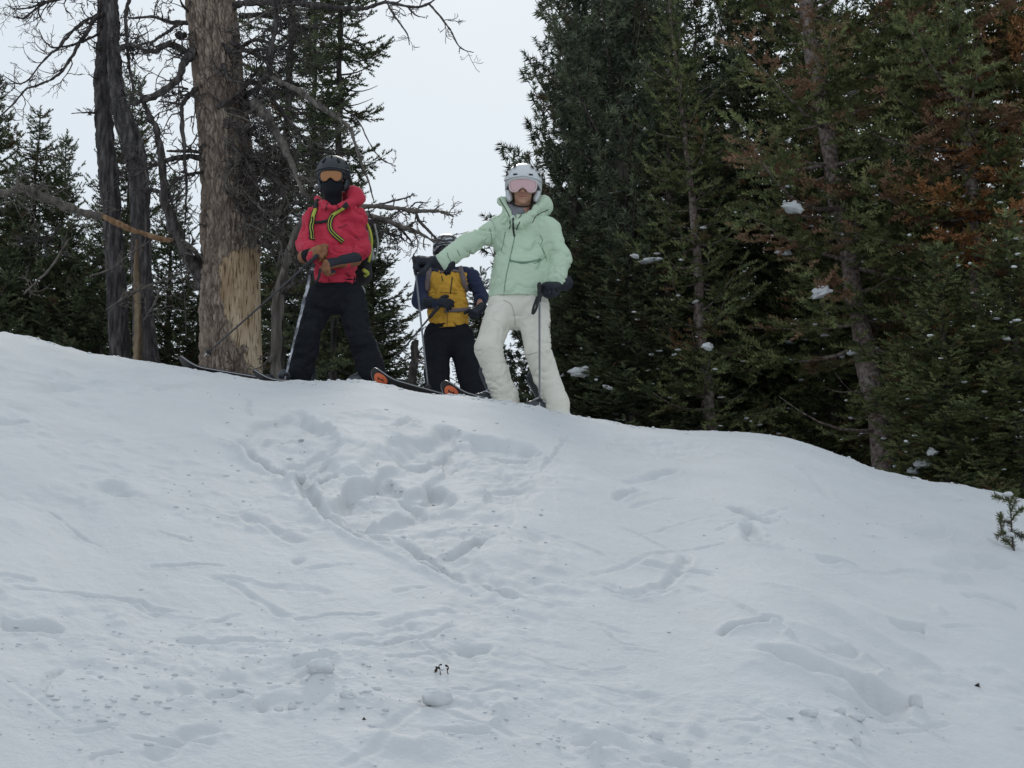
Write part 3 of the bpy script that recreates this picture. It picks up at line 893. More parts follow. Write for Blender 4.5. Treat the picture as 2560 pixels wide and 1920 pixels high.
# poles
def pole(label, top, tip, m_shaft, strap=None, ice=False, m_grip=M_RUBBER, basket=.024, group='ski poles', grip_len=.15):
    top = np.asarray(top, float); tip = np.asarray(tip, float)
    d = tip - top; l = np.linalg.norm(d); d /= l
    o = empty('ski_pole', tip, label, 'ski pole', group)
    b = MB()
    n = 60 if ice else 12
    c = np.array([top + d * l * t for t in np.linspace(.03, .97, n)])
    r = np.linspace(.0085, .006, n)
    if ice:
        r = r + .012 * np.clip(fbm(np.stack([np.linspace(0, 9, n)] * 3, 1), 3, 4) * 3, 0, 1) * np.linspace(1, .2, n) + .003 * np.linspace(1, 0, n)
        c = c + np.array((1, 0, 0)) * (fbm(np.stack([np.linspace(0, 14, n)] * 3, 1), 2, 9) * .012 * np.linspace(1, .2, n))[:, None]
    b.add(*tube_arrays(c, r, 8)); b.build('shaft', m_shaft, o)
    b = MB(); g = np.array([top - d * .015 + d * grip_len * t for t in np.linspace(0, 1, 9)])
    b.add(*tube_arrays(g, np.array([.012, .019, .017, .0145, .017, .0145, .017, .0145, .012]), 10)); b.build('grip', m_grip, o)
    b = MB(); bc = tip - d * .05
    b.add(*tube_arrays(np.array([bc - d * .016, bc - d * .004, bc + d * .004, bc + d * .010]), np.array([.008, basket, basket * .96, .008]), 14)); b.build('basket', M_RUBBER, o)
    b = MB(); b.add(*tube_arrays(np.array([tip - d * .05, tip]), np.array([.006, .002]), 6)); b.build('spike', M_BUCKLE, o)
    if strap is not None:
        b = MB(); s_ = catmull(strap, 20); hits = [(p, np.array((0, -1.0, 0.0))) for p in s_]
        ribbon(b, hits, .018, .003, 0); b.build('wrist_strap', M_RUBBER, o)
    return o

# skis
def ski(label, tip_base, heel, length, width, m_base, m_edge, m_top, roll=0.0, emblem=True, curl=.20, rise=1.0, group=None):
    """tip_base: where the flat part ends under the shovel; heel: a point on the ski under the boot"""
    a = np.asarray(tip_base, float); h_ = np.asarray(heel, float)
    x = a - h_; x /= np.linalg.norm(x)
    z = np.array((0, 0, 1.0)); z = z - x * np.dot(x, z); z /= np.linalg.norm(z)
    y_ = np.cross(z, x)
    z, y_ = z * math.cos(roll) + y_ * math.sin(roll), y_ * math.cos(roll) - z * math.sin(roll)
    o = empty('ski', h_, label, 'ski', group)
    L0 = length - curl
    def prof(s):
        """centre line: s metres from tail -> (along, up, angle)"""
        if s <= L0:
            e = max(0, .06 - s) * .3
            return s, e, 0
        t = (s - L0) / curl
        ang = rise * t ** 1.1
        n = 12; aa = 0; uu = 0
        for i in range(n):
            an = rise * (t * (i + .5) / n) ** 1.1
            aa += math.cos(an) * (s - L0) / n; uu += math.sin(an) * (s - L0) / n
        return L0 + aa, uu, ang
    def wd(s):
        f = s / length
        base = width * (.80 + .75 * (f - .45) ** 2)
        if f > .90: base *= math.sqrt(max(1 - ((f - .90) / .10) ** 2.4, 0.0)) * 1.0
        if f < .03: base *= math.sqrt(max(1 - ((.03 - f) / .03) ** 2 * .6, 0))
        return max(base, .004) / 2
    org = a - x * L0
    def S(s, v, off):
        al, up, an = prof(s)
        nrm = -x * math.sin(an) + z * math.cos(an)
        return org + x * al + z * up + y_ * v + nrm * off
    ss = np.concatenate([np.linspace(0, L0, 20)[:-1], np.linspace(L0, length - .002, 30)])
    def layer(name, o0, o1, inset, mt, parent):
        b = MB(); V = []; F_ = []
        for s in ss:
            w_ = wd(s) - inset
            w_ = max(w_, .002)
            V += [S(s, -w_, o0), S(s, w_, o0), S(s, w_, o1), S(s, -w_, o1)]
        for i in range(len(ss) - 1):
            for j in range(4): F_.append((i * 4 + j, i * 4 + 4 + j, i * 4 + 4 + (j + 1) % 4, i * 4 + (j + 1) % 4))
        F_.append((0, 1, 2, 3)); m_ = 4 * (len(ss) - 1); F_.append((m_ + 3, m_ + 2, m_ + 1, m_))
        b.add(V, F_); return b.build(name, mt, parent, smooth=False)
    layer('running_base', 0.0, .0025, .0035, m_base, o)
    layer('steel_edge', .0005, .0042, 0.0, m_edge, o)
    layer('top_sheet', .0045, .013, .002, m_top, o)
    if emblem:
        sc0 = length - .098
        b = MB(); V = []; n = 28; R_o = .050
        for rr in (0, .33, .66, 1.0):
            for i in range(n):
                t = 2 * math.pi * i / n
                V.append(S(sc0 + R_o * 1.05 * rr * math.cos(t), R_o * .93 * rr * math.sin(t), -.0016))
        F_ = [(k_ * n + i, k_ * n + (i + 1) % n, (k_ + 1) * n + (i + 1) % n, (k_ + 1) * n + i) for k_ in range(3) for i in range(n)]
        b.add(V, F_); e = b.build('emblem', M_ORANGE, o)
        # two interlocking angular strokes
        b = MB()
        for st in ([(.12, .82), (-.62, .0), (.02, -.06), (-.28, .30)], [(-.12, -.82), (.62, .0), (-.02, .06), (.28, -.30)], [(-.34, .16), (.0, -.12), (.34, -.16), (.0, .12)]):
            V = [S(sc0 + R_o * p * .92, R_o * .9 * q, -.0030) for p, q in st]
            b.add(V, [tuple(range(len(V)))])
        b.build_each('emblem_mark', M_RUBBER, e)
        b = MB(); V = []
        for rr in (1.02, 1.16):
            for i in range(n):
                t = 2 * math.pi * i / n; V.append(S(sc0 + R_o * 1.05 * rr * math.cos(t), R_o * .93 * rr * math.sin(t), -.0016))
        b.add(V, [(i, (i + 1) % n, n + (i + 1) % n, n + i) for i in range(n)]); b.build('emblem_ring', M_RUBBER, e)
    # binding
    sb = length * .47
    b = MB()
    for (s0, s1, hh, ww) in ((sb + .13, sb + .22, .045, .032), (sb - .24, sb - .12, .06, .034)):
        V = [S(s_, v_, q) for s_, q in ((s0, .012), (s1, .012), (s0 + .02, hh), (s1 - .02, hh)) for v_ in (-ww, ww)]
        b.add(V, [(0, 1, 3, 2), (4, 6, 7, 5), (0, 4, 5, 1), (2, 3, 7, 6), (0, 2, 6, 4), (1, 5, 7, 3)])
    b.build_each('binding', M_BOOT, o)
    o['ax'] = 0
    del o['ax']
    return o, x, y_, z
def boot(parent, ankle, toe_dir, mt, s=1.0, up=None, sole=None):
    """sole: height of the sole's underside below the ankle joint"""
    x = np.asarray(toe_dir, float); x = x / np.linalg.norm(x)
    z = np.array((0, 0, 1.0)) if up is None else np.asarray(up); z = z - x * np.dot(x, z); z /= np.linalg.norm(z); y_ = np.cross(z, x)
    def W(p): return np.asarray(ankle) + (x * p[0] + y_ * p[1] + z * p[2]) * s
    pr = [cap(W((-.05, 0, -.075)), W((.16, 0, -.082)), .045 * s, .041 * s), cap(W((-.03, 0, -.05)), W((.02, 0, .20)), .062 * s, .070 * s), cap(W((.0, 0, -.03)), W((.12, 0, -.07)), .055 * s, .042 * s), cap(W((-.045, 0, -.05)), W((-.03, 0, .1)), .05 * s)]
    V, Fq = sdf_V(pr, .0075, .02, cuts=[(W((0, 0, -.112)), -z)])
    o = link('boot', mesh_from(V, Fq), mt, parent)
    for i, (a, h_) in enumerate(((.105, -.040), (.06, -.012))):
        b = MB()
        b.add(*tube_arrays(catmull([W((a - .03, -.062, h_ - .02)), W((a + .005, -.045, h_ + .004)), W((a + .022, 0, h_ + .018)), W((a + .005, .045, h_ + .004)), W((a - .03, .058, h_ - .03))], 12), .005 * s, 5))
        b.build('buckle', M_BUCKLE, o)
    return o
# ---------------------------------------------------------------- the three skiers
M_ORANGE = mat('orange_print', (0.72, 0.16, 0.06), 0.45)
M_BASE_BLK = mat('ski_base_black', (0.018, 0.014, 0.014), 0.35)
M_EDGE = mat('ski_edge', (0.42, 0.41, 0.42), 0.3, metal=0.7)
M_TOP = mat('ski_top_dark', (0.03, 0.028, 0.03), 0.3)
M_GREEN = fabric('mint_shell', (0.46, 0.57, 0.43), (0.51, 0.63, 0.475))
M_CREAM = fabric('cream_fabric', (0.66, 0.63, 0.545), (0.73, 0.70, 0.615))
M_RED = fabric('red_shell', (0.46, 0.026, 0.055), (0.54, 0.036, 0.07))
M_YEL = fabric('mustard_shell', (0.52, 0.275, 0.03), (0.60, 0.33, 0.042))
M_NAVY = fabric('navy_shell', (0.013, 0.019, 0.048), (0.022, 0.03, 0.07))
M_GREYF = fabric('grey_knit', (0.13, 0.13, 0.15), (0.22, 0.22, 0.24))
M_WHITE = mat('helmet_white', (0.60, 0.61, 0.615), 0.35, coat=.3)
M_HBLK = mat('helmet_black', (0.018, 0.022, 0.028), 0.42)
M_SEAM_G = mat('mint_seam', (0.17, 0.27, 0.19), 0.8)
M_ZIP = mat('zip_black', (0.012, 0.013, 0.014), 0.6)
M_PINK = mat('pink_lens', (0.58, 0.36, 0.37), 0.18, spec=.6, coat=.4)
M_PFR = mat('pink_frame', (0.62, 0.48, 0.48), 0.4)
M_AMBER = mat('amber_lens', (0.34, 0.14, 0.045), 0.22, spec=.4, coat=.15)
M_TAN = noise_mat('tan_leather', [(0.3, (0.20, 0.085, 0.04)), (0.7, (0.29, 0.13, 0.06))], 25, rough=.6, bump=.3, bscale=150, bdist=.002)
M_LIME = mat('lime_webbing', (0.42, 0.45, 0.06), 0.7)
M_PACK = fabric('pack_black', (0.014, 0.014, 0.016), (0.024, 0.024, 0.026))
M_PACKG = fabric('pack_grey', (0.25, 0.26, 0.25), (0.34, 0.35, 0.33))
M_STRAPB = fabric('strap_brown', (0.13, 0.10, 0.10), (0.19, 0.15, 0.15))

def J(Y0): return lambda px, py, dy=0.0: P(px, py, Y0 + dy)

# ---- skier in the mint jacket
j = J(11.6)
base = np.array((P(1315, 1020, 11.6)[0], 11.6, zbase(P(1315, 1020, 11.6)[0], 11.6)))
W_ = empty('person', base, 'skier in mint green jacket and cream trousers, arm held out to a ski pole', 'person')
HC = j(1308, 474, -.03); HR = frame(math.radians(-2), math.radians(11), math.radians(2)); HS = 1.14
tors = [cap(j(1303, 592), j(1296, 730), .185, .232, .58), cap(j(1246, 574, .02), j(1368, 572, .02), .085, .085, .9)]
armR = [cap(j(1243, 574, .01), j(1170, 611, -.05), .088, .074), cap(j(1170, 611, -.05), j(1108, 653, -.12), .074, .070)]
armL = [cap(j(1370, 574, .01), j(1403, 648, .02), .088, .078), cap(j(1403, 648, .02), j(1392, 700, -.10), .078, .070)]
neck = [cap(put([(0, .02, -.06)], HR, HC, HS)[0], j(1300, 560, .01), .062, .075)]
legs_in = [cap(j(1300, 605, .02), j(1290, 750, .02), .09, .10, .6), cap(j(1258, 775), j(1222, 868, -.05), .08, .06), cap(j(1222, 868, -.05), j(1262, 985, .02), .055, .045),
           cap(j(1330, 775), j(1345, 880, -.05), .08, .06), cap(j(1345, 880, -.05), j(1388, 1000, .02), .055, .045)]
body = head_body(HC, HR, HS, neck + legs_in + [cap(p[1], p[2], p[3] * .42, p[4] * .42) for p in armR + armL] + [cap(j(1250, 580, .03), j(1362, 578, .03), .032)], M_SKIN, W_)
b = MB()
b.add(*tube_arrays(catmull([put([q], HR, HC, HS)[0] for q in ((-.026, -.0925, -.0565), (-.008, -.1015, -.053), (.008, -.1015, -.053), (.026, -.0925, -.0565))], 9), np.array([.002, .004, .005, .005, .0045, .005, .005, .004, .002]) * 1.1, 6))
b.build('lips', M_LIP, body)
jacket = garment('jacket', tors + armR + armL + [ell(j(1300, 568, .02), (.13, .10, .09)), cap(j(1262, 560, -.02), j(1342, 560, -.02), .07)], M_GREEN, W_, h=.0080, k=.05,
                 cuts=[(j(1298, 746), (-.02, 0, -1)), (j(1098, 660, -.12), (P(1100, 658, 11.6) - P(1170, 611, 11.6)))],
                 fold=(.015, 13.0, 6.0, .009, 4.5), seed=31)
# hood lying open round the neck
hood = garment('hood', [cap(j(1254, 503, .0), j(1284, 556, -.12), .030, .030), cap(j(1362, 502, -.02), j(1302, 560, -.13), .036, .030), cap(j(1254, 503, .0), j(1280, 500, .11), .036, .04), cap(j(1362, 502, -.02), j(1335, 500, .11), .042, .04), cap(j(1345, 520, -.08), j(1310, 550, -.12), .035, .03),
                        ell(j(1362, 520, .03), (.068, .09, .06)), ell(j(1318, 528, .12), (.12, .07, .075)), cap(j(1286, 560, -.09), j(1262, 540, .0), .03, .045), cap(j(1300, 562, -.10), j(1350, 545, .0), .035, .055)],
               M_GREEN, W_, h=.007, k=.03, fold=(.010, 16.0, 7.0), seed=5)
collar = garment('neck_gaiter', [cap(j(1300, 520, .02), j(1294, 560, -.02), .062, .068), cap(j(1276, 515, -.01), j(1290, 550, -.09), .022, .018), ell(j(1300, 530, -.05), (.035, .03, .03))], M_GREYF, W_, h=.007, k=.02, fold=(.004, 20, 5), seed=6)
hb = MB()
for k_ in range(26):
    a = rng.uniform(-1, 1); s_ = -1 if k_ % 2 else 1
    p0 = put([(s_ * rng.uniform(.07, .092), rng.uniform(.0, .06), -.03)], HR, HC, HS)[0]
    p1 = p0 + np.array((s_ * .012 + rng.normal() * .01, -.015, -.07)); p2 = p1 + np.array((-s_ * .01 + rng.normal() * .012, -.01, -.05 - .03 * rng.random()))
    hb.add(*tube_arrays(catmull([p0, p1, p2], 7), np.linspace(.008, .003, 7), 5))
hb.build('hair', M_HAIR, body)['kind'] = 'stuff'
pants = garment('trousers', [cap(j(1258, 765), j(1330, 765), .115, .115, .95), cap(j(1254, 772), j(1220, 868, -.06), .118, .100), cap(j(1220, 868, -.06), j(1262, 992, .02), .100, .103), cap(j(1262, 992, .02), j(1266, 1030, .02), .103, .108),
                             cap(j(1334, 772), j(1344, 878, -.06), .126, .098), cap(j(1344, 878, -.06), j(1388, 1010, .02), .098, .102), cap(j(1388, 1010, .02), j(1392, 1050, .02), .102, .106), cap(j(1300, 742), j(1290, 775), .17, .15, .66)],
                M_CREAM, W_, h=.0085, k=.022, cuts=[(j(1265, 1008), (-.30, 0, -1))][:0], fold=(.010, 17.0, 7.0, .007, 4.5), seed=44)
B = bvh_of([jacket]); b = MB()
cord(b, on_surface(B, [(1288, 585), (1281, 620), (1273, 655), (1264, 700), (1259, 744)], 26), .0035)
for st in ([(1263, 580), (1258, 610), (1254, 626)], [(1285, 600), (1281, 618), (1279, 628)], [(1350, 588), (1356, 600), (1352, 612)], [(1224, 570), (1229, 595), (1227, 625)],
           [(1345, 606), (1358, 625), (1366, 650)], [(1334, 659), (1352, 652), (1365, 640)], [(1277, 651), (1305, 659), (1335, 654)], [(1222, 745), (1260, 748), (1300, 744), (1350, 741)], [(1118, 632), (1122, 645), (1128, 657)], [(1143, 625), (1150, 640)]):
    h_ = on_surface(B, st, 12)
    if len(h_) > 3: cord(b, h_, .0028)
b.build_each('seam', M_SEAM_G, jacket)
BH = bvh_of([hood, jacket]); b = MB()
for st, r in (([(1277, 551), (1266, 525), (1249, 497)], .0035), ([(1283, 545), (1283, 570), (1286, 592)], .007), ([(1274, 552), (1276, 562), (1273, 572)], .004), ([(1300, 555), (1294, 566), (1291, 575)], .004), ([(1331, 556), (1342, 538), (1372, 524)], .003), ([(1297, 546), (1312, 525), (1330, 505)], .003)):
    h_ = on_surface(BH, st, 14)
    if len(h_) > 3: cord(b, h_, r)
b.build_each('zip', M_ZIP, jacket)
h_ = on_surface(B, [(1276, 652), (1300, 656), (1328, 655), (1352, 648)], 10); b = MB(); ribbon(b, h_, .012, .003); b.build('pocket_flap', M_SEAM_G, jacket)
BP = bvh_of([pants]); b = MB()
for st in ([(1259, 750), (1278, 762), (1286, 790), (1288, 812)], [(1212, 748), (1204, 775), (1198, 800)], [(1372, 752), (1375, 800), (1374, 840)], [(1300, 882), (1322, 886), (1345, 880)]):
    h_ = on_surface(BP, st, 14)
    if len(h_) > 3: cord(b, h_, .0025)
b.build_each('seam', mat('cream_seam', (.40, .38, .33), .8), pants)
HV = [((-.052, -.075, .150), (-.066, -.098, .130), .0065), ((.052, -.075, .150), (.066, -.098, .130), .0065), ((-.088, -.055, .132), (-.094, -.075, .118), .0055), ((.088, -.055, .132), (.094, -.075, .118), .0055),
      ((-.040, -.133, .083), (-.064, -.124, .082), .0058), ((.040, -.133, .083), (.064, -.124, .082), .0058), ((-.104, -.070, .100), (-.112, -.052, .082), .006), ((.104, -.070, .100), (.112, -.052, .082), .006)]
helmet(W_, HC, HR, HS, M_WHITE, M_WHITE, HV)
goggles(W_, HC, HR, HS, M_PINK, M_PFR, mat('dark_strap', (.03, .03, .035), .7), 1.06)
# hands on the poles
wr = j(1084, 655, -.12)
gR = frame_xz(j(1030, 648, -.14) - wr, np.array((.1, -.5, 1.0)))
V, Fq = sdf_V(glove_prims(wr, gR, FIST, (1.2, .5, .35), 1.38, 1, .045, 1.12), .0048, .007)
garment_g = link('glove', mesh_from(folds(V, Fq, [cap(wr, j(1040, 650, -.2), .05)], .003, 60, 20, .002, 3, 3), Fq), M_GLOVE, W_)
wl = j(1394, 712, -.11)
gL = frame_xz(j(1349, 722, -.26) - wl, np.array((.1, -.35, 1.0)))
V, Fq = sdf_V(glove_prims(wl, gL, FIST, (1.2, .4, .4), 1.36, -1, .04, 1.15), .0048, .007)
link('glove', mesh_from(folds(V, Fq, [cap(wl, j(1340, 720, -.2), .05)], .003, 60, 20, .002, 3, 4), Fq), M_GLOVE, W_)
gc = np.asarray(wr) + gR @ np.array((.092, .0, -.03)) * 1.38
pole('ski pole under the outstretched glove of the mint-jacketed skier', gc + np.array((-.012, 0, .055)), P(1072, 984, 11.42), M_SHAFT)
gc2 = np.asarray(wl) + gL @ np.array((.092, .0, -.03)) * 1.36
pole('upright grey ski pole planted in front of the cream trousers', np.array((P(1349, 712, 11.33)[0], 11.33 + (gc2[1] - 11.33), gc2[2] + .06)), P(1349, 1018, 11.3), M_SHAFT,
     strap=[P(1356, 735, 11.31), P(1345, 752, 11.29), P(1341, 772, 11.29), P(1331, 786, 11.30), P(1334, 768, 11.29), P(1343, 742, 11.30)], m_grip=M_RUBBER)
# boots and skis: she stands across the slope, tips to the left and a little downhill
def ski_axis(a, h_):
    x = a - h_; return x / np.linalg.norm(x)
for (tp, hp, ank, lab) in (((985, 966, 11.12), (1262, 1040, 11.66), (1262, 1006, 11.62), 'rear ski of the mint-jacketed skier, orange emblem half hidden by the crest'),
                           ((1160, 997, 11.04), (1392, 1058, 11.62), (1388, 1030, 11.62), 'front ski of the mint-jacketed skier, round orange emblem fully in view')):
    so, sx, sy, sz = ski(lab, P(*tp), P(*hp), 1.68, .135, M_BASE_BLK, M_EDGE, M_TOP, roll=math.radians(-26), rise=1.25, curl=.21, group='skis on the feet of the skiers')
    a = P(*ank)
    hp_ = P(*hp)
    boot(W_, hp_ + sz * .185 + sx * .045, sx, M_BOOT, 1.06, sz)

# ---- skier in the red jacket
j = J(11.9)
base = np.array((P(840, 950, 11.9)[0], 11.9, zbase(P(840, 950, 11.9)[0], 11.9)))
R_ = empty('person', base, 'skier in red jacket, black helmet and amber goggles holding two ski poles', 'person')
HC = j(833, 448, -.06); HR = frame(math.radians(-3), math.radians(13), math.radians(0)); HS = 1.06
tors = [cap(j(838, 570), j(840, 690), .150, .178, .68), cap(j(785, 540, .0), j(888, 536, .0), .085, .085, .9)]
armR = [cap(j(783, 542, .0), j(764, 608, -.02), .082, .076), cap(j(764, 608, -.02), j(782, 640, -.17), .074, .062)]
armL = [cap(j(890, 540, .0), j(900, 622, .0), .084, .082), cap(j(900, 622, .0), j(862, 655, -.17), .080, .062)]
neck = [cap(put([(0, .02, -.06)], HR, HC, HS)[0], j(836, 530, .01), .06, .075)]
legs_in = [cap(j(838, 585, .02), j(840, 720, .02), .085, .09, .6), cap(j(805, 745), j(770, 835, -.05), .08, .06), cap(j(770, 835, -.05), j(746, 920, .0), .055, .045), cap(j(875, 745), j(900, 838, -.05), .08, .06), cap(j(900, 838, -.05), j(925, 930, .0), .055, .045)]
body = head_body(HC, HR, HS, neck + legs_in + [cap(p[1], p[2], p[3] * .42, p[4] * .42) for p in armR + armL] + [cap(j(790, 545, .02), j(885, 543, .02), .032)], M_SKIN, R_)
garment('face_mask', [ell(put([(0, -.035, -.045)], HR, HC, HS)[0], np.array((.082, .086, .056)) * HS, HR), ell(put([(0, -.05, -.088)], HR, HC, HS)[0], np.array((.068, .066, .050)) * HS, HR), ell(put([(0, -.10, -.03)], HR, HC, HS)[0], np.array((.022, .02, .026)) * HS, HR), cap(put([(0, -.01, -.08)], HR, HC, HS)[0], j(833, 515, -.02), .066, .075)],
        M_BLACK, R_, h=.007, k=.03, fold=(.003, 26, 6), seed=9)
jacket = garment('jacket', tors + armR + armL + [ell(j(838, 545, .02), (.12, .10, .08)), cap(j(812, 517, -.02), j(856, 516, -.02), .058), cap(j(806, 510, -.06), j(822, 517, -.13), .028), cap(j(862, 508, -.06), j(842, 517, -.13), .03)], M_RED, R_, h=.0080, k=.045, cuts=[(j(838, 714), (.02, 0, -1))], fold=(.019, 13.0, 5.0, .010, 3.6), seed=61)
hood = garment('hood', [ell(j(886, 487, .02), (.068, .10, .072)), ell(j(862, 500, .10), (.11, .06, .07)), cap(j(900, 497, .02), j(852, 516, -.12), .045, .032), cap(j(793, 498, .04), j(816, 520, -.12), .036, .03), cap(j(880, 475, .05), j(893, 500, .0), .04, .05)], M_RED, R_, h=.007, k=.035, fold=(.013, 16, 7), seed=15)
pants = garment('trousers', [cap(j(808, 735), j(872, 735), .112, .112, .95), cap(j(802, 742), j(770, 832, -.06), .120, .104), cap(j(770, 832, -.06), j(752, 925, .0), .104, .122), cap(j(876, 742), j(899, 836, -.06), .120, .106), cap(j(899, 836, -.06), j(930, 935, .0), .106, .118), cap(j(840, 710), j(840, 740), .16, .15, .66)],
                M_BLACK, R_, h=.0095, k=.022, fold=(.018, 13.0, 5.0, .010, 4.0), seed=75)
HVR = [((-.040, -.090, .142), (-.062, -.108, .112), .0075), ((.052, -.090, .142), (.066, -.104, .112), .0075), ((0, -.062, .168), (.004, -.085, .160), .0075), ((-.100, -.02, .125), (-.108, -.04, .108), .006), ((.100, -.02, .125), (.108, -.04, .108), .006)]
helmet(R_, HC, HR, HS, M_HBLK, M_HBLK, HVR)
goggles(R_, HC, HR, HS, M_AMBER, mat('goggle_frame_black', (.014, .014, .015), .4), M_RUBBER, .98)
B = bvh_of([jacket, hood]); b = MB()
for st, r in (([(818, 508), (816, 520), (814, 527)], .004), ([(846, 569), (858, 566), (868, 560)], .0025), ([(867, 682), (870, 691)], .003), ([(885, 592), (900, 600)], .0025)):
    h_ = on_surface(B, st, 10)
    if len(h_) > 3: cord(b, h_, r)
b.build_each('zip', M_ZIP, jacket)
wr = j(776, 636, -.16)
gR = frame_xz(j(812, 622, -.26) - wr, np.array((-.2, -1.0, .35)))
V, Fq = sdf_V(glove_prims(wr, gR, [(1.0, 1.3, .9)] * 4, (1.15, .6, .4), 1.14, 1, .03, 1.2), .0048, .007)
link('glove', mesh_from(V, Fq), M_TAN, R_)
b = MB(); b.add(*tube_arrays(np.array([wr - gR[:, 0] * .05, wr + gR[:, 0] * .012]), np.array([.05, .045]), 16)); b.build('cuff', M_BLACK, R_)
wl = j(850, 655, -.20)
gL = frame_xz(j(795, 665, -.27) - wl, np.array((0, -.6, 1.0)))
V, Fq = sdf_V(glove_prims(wl, gL, [(.9, 1.3, .9)] * 4, (1.0, .6, .4), 1.22, -1, .07, 1.35), .0048, .007)
go = link('glove', mesh_from(V, Fq), [M_GLOVE, M_TAN], R_)
for p_ in go.data.polygons:
    if p_.normal.dot(Vector(gL[:, 2])) < -0.15 or (p_.center + go.location + R_.location - Vector(wl)).dot(Vector(gL[:, 0])) > .105: p_.material_index = 1
pole('dark ski pole slanting down to the left across the bark-stripped trunk', j(792, 640, -.27), P(508, 892, 11.5), M_SHAFT_D)
M_ICE = noise_mat('iced_shaft', [(0.42, (0.10, 0.10, 0.115)), (0.6, (0.5, 0.51, 0.54))], 12, rough=.5, bump=.4, bscale=60, bdist=.004)
pole('snow-crusted ski pole planted beside the black trousers', j(782, 662, -.27), P(711, 953, 11.62), M_ICE, ice=True, strap=[j(780, 672, -.27), j(786, 705, -.26), j(797, 695, -.25), j(800, 672, -.25)], m_grip=M_RUBBER, grip_len=.10)
for (tp, hp, lab) in (((505, 927, 11.55), (748, 966, 11.9), 'longest visible ski, dark, its tip farthest to the left under the stripped trunk'), ((690, 957, 11.60), (925, 975, 11.9), 'dark ski whose tip rises beside the foot of the snow-crusted pole')):
    so, sx, sy, sz = ski(lab, P(*tp), P(*hp), 1.66, .118, M_BASE_BLK, M_EDGE, M_TOP, roll=math.radians(-8), rise=.95, emblem=False, group='skis on the feet of the skiers')
    hp_ = P(*hp); boot(R_, hp_ + sz * .15 - sx * .03, sx, M_BOOT, 1.0, sz)
# backpack of the red skier
pk = empty('backpack', j(905, 700, .2), 'black and lime backpack on the red-jacketed skier', 'backpack')
garment('pack_body', [cap(j(868, 560, .25), j(872, 690, .25), .135, .135, .75), cap(j(905, 575, .20), j(912, 690, .22), .055, .06)], M_PACK, pk, h=.010, k=.04, fold=(.008, 10, 5), seed=3)
garment('side_panel', [cap(j(921, 580, .13), j(930, 645, .16), .016, .022)], M_PACKG, pk, h=.007, k=.02)
b = MB(); b.add(*tube_arrays(catmull([j(915, 555, .06), j(924, 575, .05), j(929, 600, .07), j(927, 625, .09), j(922, 655, .09)], 16), .011, 6)); b.add(*tube_arrays(catmull([j(908, 675, .04), j(920, 683, .1), j(912, 690, .13)], 8), .014, 6)); b.build_each('lime_piping', M_LIME, pk)
b = MB(); b.add(*tube_arrays(catmull([j(936, 560, .2), j(945, 610, .2), j(938, 650, .2)], 8), .008, 5)); b.add(*tube_arrays(catmull([j(905, 715, .05), j(912, 730, .05), j(908, 735, .06)], 6), .008, 5)); b.build_each('hanging_strap', M_PACKG, pk)
for pts in ([(795, 500), (786, 530), (780, 555), (778, 580), (780, 600)], [(868, 510), (850, 525), (832, 538), (824, 560), (829, 580), (845, 595), (858, 605)]):
    h_ = on_surface(B, pts, 22)
    b = MB(); ribbon(b, h_, .040, .008, .001); o = b.build('shoulder_strap', M_PACK, pk)
    b = MB(); hh = [(p + n * .008, n) for p, n in h_]; ribbon(b, hh[2:], .026, .002, .002); o2_ = b.build('lime_webbing', M_LIME, o)
    b = MB(); hh = [(p + n * .0135, n) for p, n in h_]; ribbon(b, hh[7:], .011, .002, .002); b.build('webbing', M_PACK, o)
h_ = on_surface(B, [(782, 555), (800, 556), (822, 553)], 12); b = MB(); ribbon(b, h_, .022, .006, .004); b.build('chest_strap', M_PACK, pk)

# ---- skier in mustard and navy, farther back
j = J(13.5)
base = np.array((P(1125, 1040, 13.5)[0], 13.5, zbase(P(1125, 1040, 13.5)[0], 13.5)))
Y_ = empty('person', base, 'skier in mustard and navy jacket standing behind the outstretched arm', 'person')
HC = j(1117, 633, -.03); HR = frame(math.radians(6), math.radians(10), 0); HS = .98
tors = [cap(j(1118, 720), j(1122, 805), .175, .190, .66), cap(j(1080, 700, .0), j(1160, 698, .0), .085)]
nv = [cap(j(1068, 692, .01), j(1172, 690, .01), .088, .088, .9), cap(j(1062, 694, .01), j(1050, 755, .0), .078, .072), cap(j(1050, 755, .0), j(1092, 757, -.20), .070, .056), cap(j(1178, 694, .01), j(1204, 742, .0), .076, .066), cap(j(1204, 742, .0), j(1196, 772, -.14), .062, .05)]
body = head_body(HC, HR, HS, [cap(put([(0, .02, -.06)], HR, HC, HS)[0], j(1118, 690, .01), .055, .07), cap(j(1118, 700), j(1122, 830), .11, .11, .7), cap(j(1095, 840), j(1090, 1020), .07, .05), cap(j(1150, 840), j(1175, 1020), .07, .05)] + [cap(p[1], p[2], p[3] * .5, p[4] * .5) for p in nv[1:]], M_SKIN, Y_)
jacket = garment('jacket', tors, M_YEL, Y_, h=.009, k=.04, cuts=[(j(1120, 824), (.03, 0, -1))], fold=(.016, 14, 5.5, .008, 3.5), seed=81)
yoke = garment('yoke_and_sleeves', nv + [ell(j(1118, 682, .02), (.10, .085, .05))], M_NAVY, Y_, h=.009, k=.035, minus=[cap(j(1084, 724, -.22), j(1165, 724, -.22), .118), cap(j(1165, 730, -.2), j(1192, 742, -.2), .125)], fold=(.015, 14, 5.5, .008, 3.5), seed=85)
